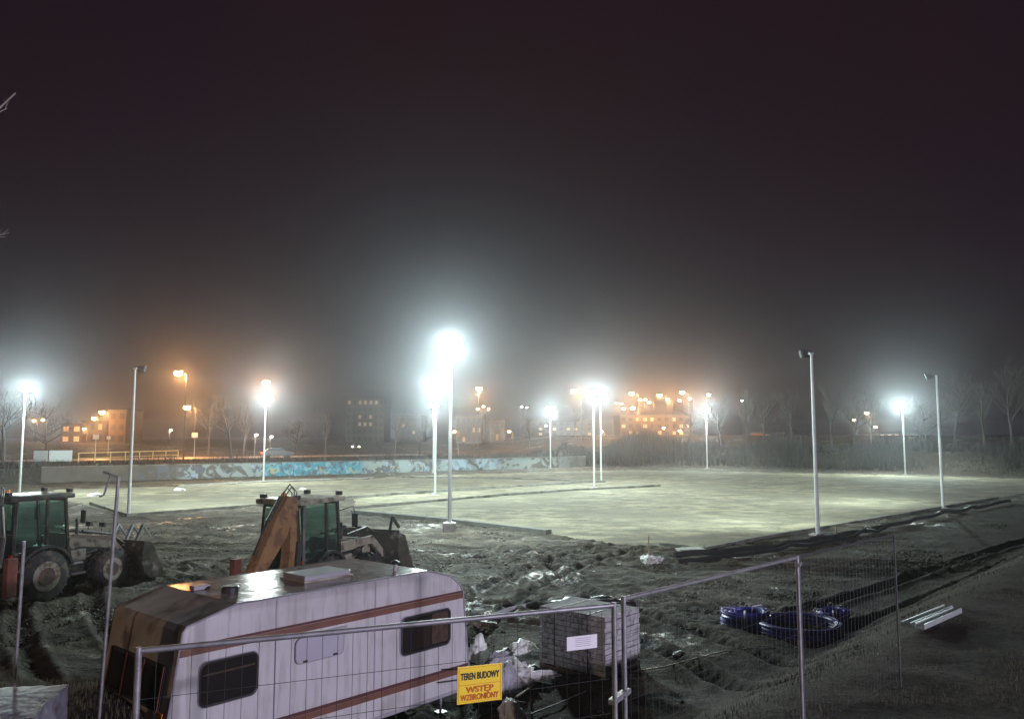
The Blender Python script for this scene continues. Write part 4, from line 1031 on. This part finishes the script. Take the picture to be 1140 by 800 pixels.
# thicket on the bank at the back right, and grass
def blades(name, n, fn, material, kind, label, wid):
    rnd = random.Random(11); vs = []; fs = []
    for i in range(n):
        q = fn(rnd)
        if q is None: continue
        x, y, z, h = q; a = rnd.uniform(0, PI); w_ = wid*rnd.uniform(.6, 1.4); dx, dy = math.cos(a)*w_, math.sin(a)*w_
        lx, ly = rnd.uniform(-.35, .35)*h, rnd.uniform(-.35, .35)*h
        o = len(vs); vs += [(x-dx, y-dy, z-.05), (x+dx, y+dy, z-.05), (x+lx*.5+dx*.5, y+ly*.5+dy*.5, z+h*.6), (x+lx*.5-dx*.5, y+ly*.5-dy*.5, z+h*.6), (x+lx, y+ly, z+h)]
        fs += [(o, o+1, o+2, o+3), (o+3, o+2, o+4)]
    me = bpy.data.meshes.new(name); me.from_pydata(vs, [], fs); me.update(); me.materials.append(material)
    o = bpy.data.objects.new(name, me); col.objects.link(o); return tag(o, label, 'plants', kind=kind)
def fthick(r):
    x = r.uniform(8, 105); d = r.uniform(1.5, 16); y = pl(BACK, x)+d/.8
    c = noise.noise(Vector((x*.12, y*.12, 5)))
    if r.random() > .55+c: return None
    return x, y, terrain(x, y), r.uniform(.3, 2.6)*max(.15, .6+1.9*c)
blades('brush_thicket', 52000, fthick, M['brush'], 'stuff', 'dark leafless brush covering the bank behind the field', .035)
def fthick2(r):
    x = r.uniform(-85, 12); d = r.uniform(.8, 9) if r.random() < .8 else r.uniform(9, 18); y = pl(BACK, x)+d/.8
    c = noise.noise(Vector((x*.15, y*.15, 8)))
    if r.random() > .5+c*1.4: return None
    return x, y, terrain(x, y), r.uniform(.2, .9)*(.6+.9*max(0, c+.3))
blades('dry_weeds', 26000, fthick2, M['brush'], 'stuff', 'dry weeds along the top of the graffiti wall', .03)
def fgrass(r):
    D = 6+26*r.random()**1.3; x = r.uniform(-.72, .72)*D; y = D
    s = (y-pl(FENCE, x))*.72
    if s > (3.5 if x < 3 else 9) or (x < -1 and s > 2.5): return None
    if noise.noise(Vector((x*.5, y*.5, 2)))+.25*noise.noise(Vector((x*2, y*2, 2))) < -.05: return None
    return x, y, terrain(x, y), r.uniform(.02, .09)
blades('grass', 90000, fgrass, M['grass'], 'stuff', 'short sparse winter grass on the dark bank', .005)
# clods of churned earth
def clods():
    rnd = random.Random(4); vs = []; fs = []
    ico = [(0, 0, 1), (.89, 0, .45), (.28, .85, .45), (-.72, .53, .45), (-.72, -.53, .45), (.28, -.85, .45), (.72, .53, -.45), (-.28, .85, -.45), (-.89, 0, -.45), (-.28, -.85, -.45), (.72, -.53, -.45), (0, 0, -1)]
    fi = [(0,1,2),(0,2,3),(0,3,4),(0,4,5),(0,5,1),(1,6,2),(2,7,3),(3,8,4),(4,9,5),(5,10,1),(6,7,2),(7,8,3),(8,9,4),(9,10,5),(10,6,1),(11,7,6),(11,8,7),(11,9,8),(11,10,9),(11,6,10)]
    n = 0
    while n < 12000:
        D = rnd.uniform(13, 46); x = rnd.uniform(-.7, .62)*D; y = D
        s = (y-pl(FENCE, x))*.72
        if s < 4 or inpoly(x, y, FIELD[0]): continue
        c = noise.noise(Vector((x*.22, y*.22, 1)))+.5*noise.noise(Vector((x*.9, y*.9, 1)))
        if c < .05: continue
        r = rnd.uniform(.012, .035)*(1+1.2*max(0, c)); 
        if rnd.random() < .03: r *= 1.8
        o = len(vs); z = terrain(x, y)+r*.3
        for a, b_, c_ in ico:
            k = r*rnd.uniform(.6, 1.25); vs.append((x+a*k*1.2, y+b_*k, z+c_*k*.75))
        fs += [tuple(i+o for i in f) for f in fi]; n += 1
    me = bpy.data.meshes.new('earth_clods'); me.from_pydata(vs, [], fs); me.update(); me.materials.append(mat('mud_clods', (.10, .095, .07), .7, 0, .4, 2, .3, 20))
    o = bpy.data.objects.new('earth_clods', me); col.objects.link(o); tag(o, 'loose clods of churned earth scattered over the mud', 'earth clods', kind='stuff')
clods()

# ------------------------------------------------------------------ street lamps of the town
ORANGE = (1.0, .46, .15)
def lamp_proto(name, arm, lens):
    t = thing(name, 'x', 'street lamp')
    MB().tube([(0, 0, -10), (0, 0, 0)], [.08, .05], 8).build('pole', M['housing'], t)
    MB().tube([(0, 0, -.1), (0, 0, .25), (arm*.4, 0, .45), (arm, 0, .45)], .04, 6).build('arm', M['housing'], t)
    hd = MB().box(arm-.1, arm+.6, -.16, .16, .40, .52, .04).build('lamp_head', M['housing'], t)
    MB().lathe([(.06, -.3), (.2, -.24), (.27, -.12), (.24, .0)], (arm+.25, 0, .40), 'z', 12).build('lens', lens, hd, True)
    return t
LA = lamp_proto('street_lamp', .5, M['sodium_far']); LAu = False
S = [ # px, py, D, power, yaw, label
 (203, 417, 112, 9, 2.8, 'highest orange street lamp standing alone at the left'),
 (213, 455, 128, 5, 3.1, 'orange street lamp with hooked arm in front of the orange lit tree'),
 (296, 428, 118, 9, -1.2, 'orange street lamp directly above the pole before the graffiti'),
 (117, 460, 165, 5, 3, 'orange street lamp above the roof of the left building'), (106, 466, 175, 4, 3, 'orange street lamp left of the one above the roof'),
 (38, 468, 190, 2, 3, 'left one of two pale orange lamps near the left edge'), (48, 467, 190, 2, 3, 'right one of two pale orange lamps near the left edge'),
 (94, 477, 180, 2, 3, 'low orange lamp left of the orange left building'),
 (533, 434, 150, 8, -1.5, 'large orange lamp right of the nearest bright pole'), (532, 455, 210, 2, 0, 'left of three small orange lamps under the large one'), (538, 452, 215, 2, 0, 'middle of three small orange lamps under the large one'), (543.5, 455, 210, 1.5, 0, 'right of three small orange lamps under the large one'),
 (643, 437, 150, 8, 3.1, 'large orange lamp touching the glare of the centre pair'),
 (686, 448, 230, 2, 3, 'leftmost small lamp of the orange town cluster'), (692, 449, 230, 2, 3, 'second small lamp of the orange town cluster'),
 (696, 455, 200, 3, 3, 'low lamp at the left of the orange cluster'), (707, 439, 175, 6, 3.1, 'tall lamp above the brightest orange patch'),
 (714, 445, 210, 3, 3, 'lamp close right below the tall one of the cluster'), (720, 445, 215, 3, 3, 'fifth small lamp of the orange cluster'), (724, 448, 205, 4, 3, 'lamp at the middle of the orange cluster'),
 (738, 441, 175, 6, 3.1, 'tall lamp in the middle of the orange cluster'), (745, 445, 210, 3, 3, 'lamp close right of the tall middle one'),
 (763, 438, 185, 5, 3, 'tall lamp at the right of the orange cluster'), (758, 446, 205, 4, 3, 'lamp just below the tall right one'), (769, 444, 210, 3, 3, 'last lamp at the right end of the cluster'),
 (708, 455, 190, 5, 3, 'bright low lamp of the brightest orange patch'),
 (788, 440, 170, 4, -1.5, 'orange lamp directly above the distant pole before the town'), 
 (739, 476, 190, 2, 3, 'low orange light near the road under the cluster'), (757, 479, 190, 2, 3, 'lowest orange light right under the cluster'),
 (670, 480, 170, 2, 3, 'low orange light right of the centre pair'), (567, 480, 170, 2, 3, 'low orange light left of the lone distant pole'), (506, 480, 150, 2, 3, 'low orange light right beside the nearest bright pole'),
 (967, 460, 160, 3, 3, 'orange lamp behind the dark trees at right'), (951, 467, 170, 1, 3, 'faint orange lamp left of the brighter one at right'), (975, 475, 165, 1, 3, 'faint orange lamp low behind the dark trees at right')]
for i, (px, py, D, pw_, yaw, lab) in enumerate(S):
    o = LA if i == 0 else copy_tree(LA)
    p = ond(px, py, D); o.rotation_euler.z = yaw
    off_ = Vector((math.cos(yaw), math.sin(yaw), 0))*.75
    o.location = (p.x-off_.x, p.y-off_.y, p.z-.35)
    hgt = p.z-.35-terrain(p.x, p.y)
    for ch in o.children:
        if ch.name.startswith('pole'): ch.scale.z = max(.05, hgt/10+.02)
    s_ = 2.0 if pw_ >= 5 else 1.5 if pw_ >= 3 else 1.1
    for ch in o.children:
        if ch.name.startswith('lamp_head'): ch.scale = (s_, s_, s_); 
    tag(o, lab, 'street lamp', 'orange street lamps of the town')
    S[i] = S[i]+((p.x, p.y, p.z),)
for (px, py, D, pw_, yaw, lab, q) in S:
    if pw_ >= 2: light('street_light', 'POINT', (q[0], q[1], q[2]-.45), (5500 if px < 300 else 4000)*pw_/5, ORANGE, None, .34 if pw_ >= 5 else .26)
WS = [(825, 445, 170, 'small white street light above dark trees right of the town'), (580, 452, 210, 'left one of two small white lamps by the lone distant pole'), (585.5, 453, 212, 'right one of two small white lamps by the lone distant pole'), (284, 483, 125, 'low white lantern left of the pole before the graffiti'), (301, 485, 125, 'low white lantern right of the pole before the graffiti'), (189, 478, 150, 'small pinkish light left of the white square sign'), (607, 473, 190, 'tiny light beside the lone distant pole')]
LW = lamp_proto('post_lantern', .01, M['white_lens'])
for i, (px, py, D, lab) in enumerate(WS):
    o = LW if i == 0 else copy_tree(LW)
    p = ond(px, py, D); o.location = (p.x, p.y, p.z-.35); hgt = p.z-.35-terrain(p.x, p.y)
    for ch in o.children:
        if ch.name.startswith('pole'): ch.scale.z = max(.05, hgt/10+.02)
        if ch.name.startswith('lamp_head'): ch.scale = (.8, .8, .8)
    tag(o, lab, 'street lamp', 'small white street lights')
    light('street_light', 'POINT', (p.x, p.y-.3, p.z-.4), 350, (1, .85, .7), None, .1)

# ------------------------------------------------------------------ buildings
def building(px0, px1, pyt, D, depth, label, wallm, rows, cols, lit, cat='building', name='apartment_block', roof=True, rz=0, glow=None, seed=1):
    A = ond(px0, pyt, D); B = ond(px1, pyt, D); w_ = B.x-A.x; g = terrain((A.x+B.x)/2, D); h = A.z-g
    rnd = random.Random(seed)
    t = thing(name, label, cat, ((A.x+B.x)/2, D, g-.3), rz)
    MB().box(-w_/2, w_/2, 0, depth, 0, h).build('wall', wallm, t)
    r_ = MB().box(-w_/2-.25, w_/2+.25, -.25, depth+.25, h+.003, h+.3).build('roof', M['roof_dark'], t)
    cw = w_/cols; rh = h/rows
    for i in range(cols):
        for j in range(rows):
            l_ = rnd.random() < .3 if lit == 'rand' else (i, j) in lit
            m_ = (glow or M['win_lit']) if l_ else M['win_dark']
            x0 = -w_/2+cw*(i+.25); z0 = rh*(j+.3)
            f = MB().box(x0-.06, x0+cw*.5+.06, -.05, -.003, z0-.06, z0+rh*.5+.06).build('window', M['plaster'], t)
            MB().box(x0, x0+cw*.5, -.07, -.053, z0, z0+rh*.5).build('pane', m_, f)
    return t
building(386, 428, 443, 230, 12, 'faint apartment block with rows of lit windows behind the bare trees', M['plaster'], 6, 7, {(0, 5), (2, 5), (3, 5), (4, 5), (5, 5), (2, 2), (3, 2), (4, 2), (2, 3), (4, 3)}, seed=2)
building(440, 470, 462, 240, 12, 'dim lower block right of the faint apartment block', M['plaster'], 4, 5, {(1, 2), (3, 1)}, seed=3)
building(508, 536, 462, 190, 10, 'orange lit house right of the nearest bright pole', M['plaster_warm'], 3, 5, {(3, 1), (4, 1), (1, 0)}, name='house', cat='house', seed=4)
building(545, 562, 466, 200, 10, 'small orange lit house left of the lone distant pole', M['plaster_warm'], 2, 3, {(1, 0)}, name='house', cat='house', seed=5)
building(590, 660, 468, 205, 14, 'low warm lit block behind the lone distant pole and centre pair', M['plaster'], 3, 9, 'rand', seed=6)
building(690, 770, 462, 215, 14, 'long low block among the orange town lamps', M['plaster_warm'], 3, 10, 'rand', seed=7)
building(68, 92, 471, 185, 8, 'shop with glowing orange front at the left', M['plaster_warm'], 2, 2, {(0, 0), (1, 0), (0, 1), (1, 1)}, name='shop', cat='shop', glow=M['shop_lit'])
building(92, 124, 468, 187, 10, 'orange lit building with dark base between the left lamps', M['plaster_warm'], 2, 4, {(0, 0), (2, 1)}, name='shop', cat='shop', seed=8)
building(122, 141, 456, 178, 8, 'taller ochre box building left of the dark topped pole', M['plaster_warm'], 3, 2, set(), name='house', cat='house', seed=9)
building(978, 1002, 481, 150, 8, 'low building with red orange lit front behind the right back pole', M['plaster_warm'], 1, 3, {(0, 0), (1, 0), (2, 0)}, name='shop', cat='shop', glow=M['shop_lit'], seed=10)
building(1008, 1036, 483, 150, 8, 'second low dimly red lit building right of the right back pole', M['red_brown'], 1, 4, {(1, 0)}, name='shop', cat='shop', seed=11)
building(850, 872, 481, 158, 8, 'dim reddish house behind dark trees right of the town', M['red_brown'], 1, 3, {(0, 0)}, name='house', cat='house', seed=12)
# road signs
for (px, py, D, w_, lab) in ((217, 484, 118, .9, 'small lit white square sign under the hooked street lamp'), (107, 486, 120, .9, 'pale square sign before the orange left building'), (121, 487, 122, .6, 'small pale sign right of the square one')):
    p = ond(px, py, D); g = terrain(p.x, p.y); t = thing('road_sign', lab, 'road sign', (p.x, p.y, g), 0, 'road signs by the left street')
    MB().tube([(0, 0, 0), (0, 0, p.z-g+w_*.4)], .04, 6).build('post', M['post_grey'], t); MB().box(-w_/2, w_/2, -.08, -.05, p.z-g-w_*.4, p.z-g+w_*.4, .01).build('panel', M['panel_white'], t)
# cars
def car(px, py, D, rz, label, front):
    p = ond(px, py, D); g = terrain(p.x, p.y)+.15; t = thing('parked_car', label, 'car', (p.x, p.y, g), rz, 'cars on the far street')
    MB().prism([(-2.1, .3), (2.1, .3), (2.15, .7), (1.9, .88), (1.1, .95), (-1.7, 1.0), (-2.1, .9)], -.85, .85).build('body', M['car_dark'], t)
    MB().prism([(1.05, .96), (.5, 1.42), (-1.1, 1.45), (-1.7, 1.01)], -.72, .72).build('cabin', M['win_dark'], t)
    for x in (-1.3, 1.35):
        for s in (-1, 1): MB().lathe([(.31, -.1), (.31, .1)], (x, s*.78, .31), 'y', 16).build('wheel', M['rubber'], t)
    for s in (-1, 1):
        MB().box(2.1, 2.17, s*.6-.14, s*.6+.14, .6, .76).build('headlight', M['headl'] if front else M['panel_white'], t)
        MB().box(-2.16, -2.1, s*.6-.16, s*.6+.16, .65, .85).build('tail_light', M['tail'], t)
    return t
car(309, 500, 112, R(25), 'dark car with red tail lights on the street behind the graffiti wall', False)
car(395.5, 484, 150, R(-75), 'distant car with two white headlights facing the field', True)

# street lamp behind the camera side that lights the caravan and the fence
t = thing('street_lamp', 'tall street lamp on the near side road out of the picture', 'street lamp', (28, -14, 1.3))
MB().tube([(0, 0, 0), (0, 0, 6.6)], [.09, .05], 10).tube([(0, 0, 6.55), (-1.0, .9, 6.9)], .04, 8).build('pole', M['post_grey'], t, True)
MB().box(-1.35, -.9, .75, 1.1, 6.85, 6.97, .03).build('lamp_head', M['housing'], t)
light('street_light', 'POINT', (-1.15, .95, 6.7), 42000, (.84, .78, 1.0), t, .5)

t = thing('street_lamp', 'orange street lamp on the near side road out of the picture at the left', 'street lamp', (-24, -9, 1.3))
MB().tube([(0, 0, 0), (0, 0, 7.6)], [.09, .05], 10).tube([(0, 0, 7.55), (.8, 1.0, 7.9)], .04, 8).build('pole', M['post_grey'], t, True)
MB().box(.6, 1.0, .85, 1.25, 7.85, 7.97, .03).build('lamp_head', M['housing'], t)
light('street_light', 'POINT', (.8, 1.05, 7.7), 3200, (1, .66, .46), t, .2)
# ------------------------------------------------------------------ haze
hz = MB().box(-660, 660, -660, 660, -1.5, 17).build('haze', None)
hm = bpy.data.materials.new('haze_air'); hm.use_nodes = True; nt = hm.node_tree
for n in list(nt.nodes): nt.nodes.remove(n)
ou = nt.nodes.new('ShaderNodeOutputMaterial'); pv = nt.nodes.new('ShaderNodeVolumePrincipled')
pv.inputs['Density'].default_value = .00066; pv.inputs['Color'].default_value = (.85, .88, .93, 1); pv.inputs['Anisotropy'].default_value = .9
nt.links.new(pv.outputs[0], ou.inputs['Volume']); hz.data.materials.append(hm)
tag(hz, 'thin night mist over the whole site', 'haze', kind='stuff')

# ------------------------------------------------------------------ night sky
wd_ = bpy.data.worlds.new('World'); sc.world = wd_; wd_.use_nodes = True
N = wd_.node_tree.nodes; L = wd_.node_tree.links; bg = N['Background']
sky = N.new('ShaderNodeTexSky'); sky.sky_type = 'NISHITA'; sky.sun_disc = False; sky.sun_elevation = R(-4); sky.sun_rotation = R(20)
tc = N.new('ShaderNodeTexCoord'); nz = N.new('ShaderNodeTexNoise'); nz.inputs['Scale'].default_value = 1.6; nz.inputs['Detail'].default_value = 4
L.new(tc.outputs['Generated'], nz.inputs['Vector'])
rp = N.new('ShaderNodeValToRGB'); rp.color_ramp.elements[0].position = .3; rp.color_ramp.elements[1].position = .7
rp.color_ramp.elements[0].color = (.0095, .0055, .0125, 1); rp.color_ramp.elements[1].color = (.0150, .0066, .0090, 1)
L.new(nz.outputs['Fac'], rp.inputs['Fac'])
ad = N.new('ShaderNodeMix'); ad.data_type = 'RGBA'; ad.blend_type = 'ADD'; ad.inputs['Factor'].default_value = .02
L.new(rp.outputs['Color'], ad.inputs['A']); L.new(sky.outputs['Color'], ad.inputs['B']); L.new(ad.outputs['Result'], bg.inputs['Color'])
bg.inputs['Strength'].default_value = 1.0

# ------------------------------------------------------------------ render settings
sc.view_settings.view_transform = 'Standard'; sc.view_settings.look = 'None'; sc.view_settings.exposure = 0; sc.view_settings.gamma = 1
sc.view_settings.use_curve_mapping = False
cy = sc.cycles
cy.max_bounces = 5; cy.diffuse_bounces = 2; cy.glossy_bounces = 2; cy.volume_bounces = 0; cy.transparent_max_bounces = 8; cy.transmission_bounces = 3
cy.sample_clamp_indirect = 3; cy.use_denoising = True; cy.use_light_tree = True
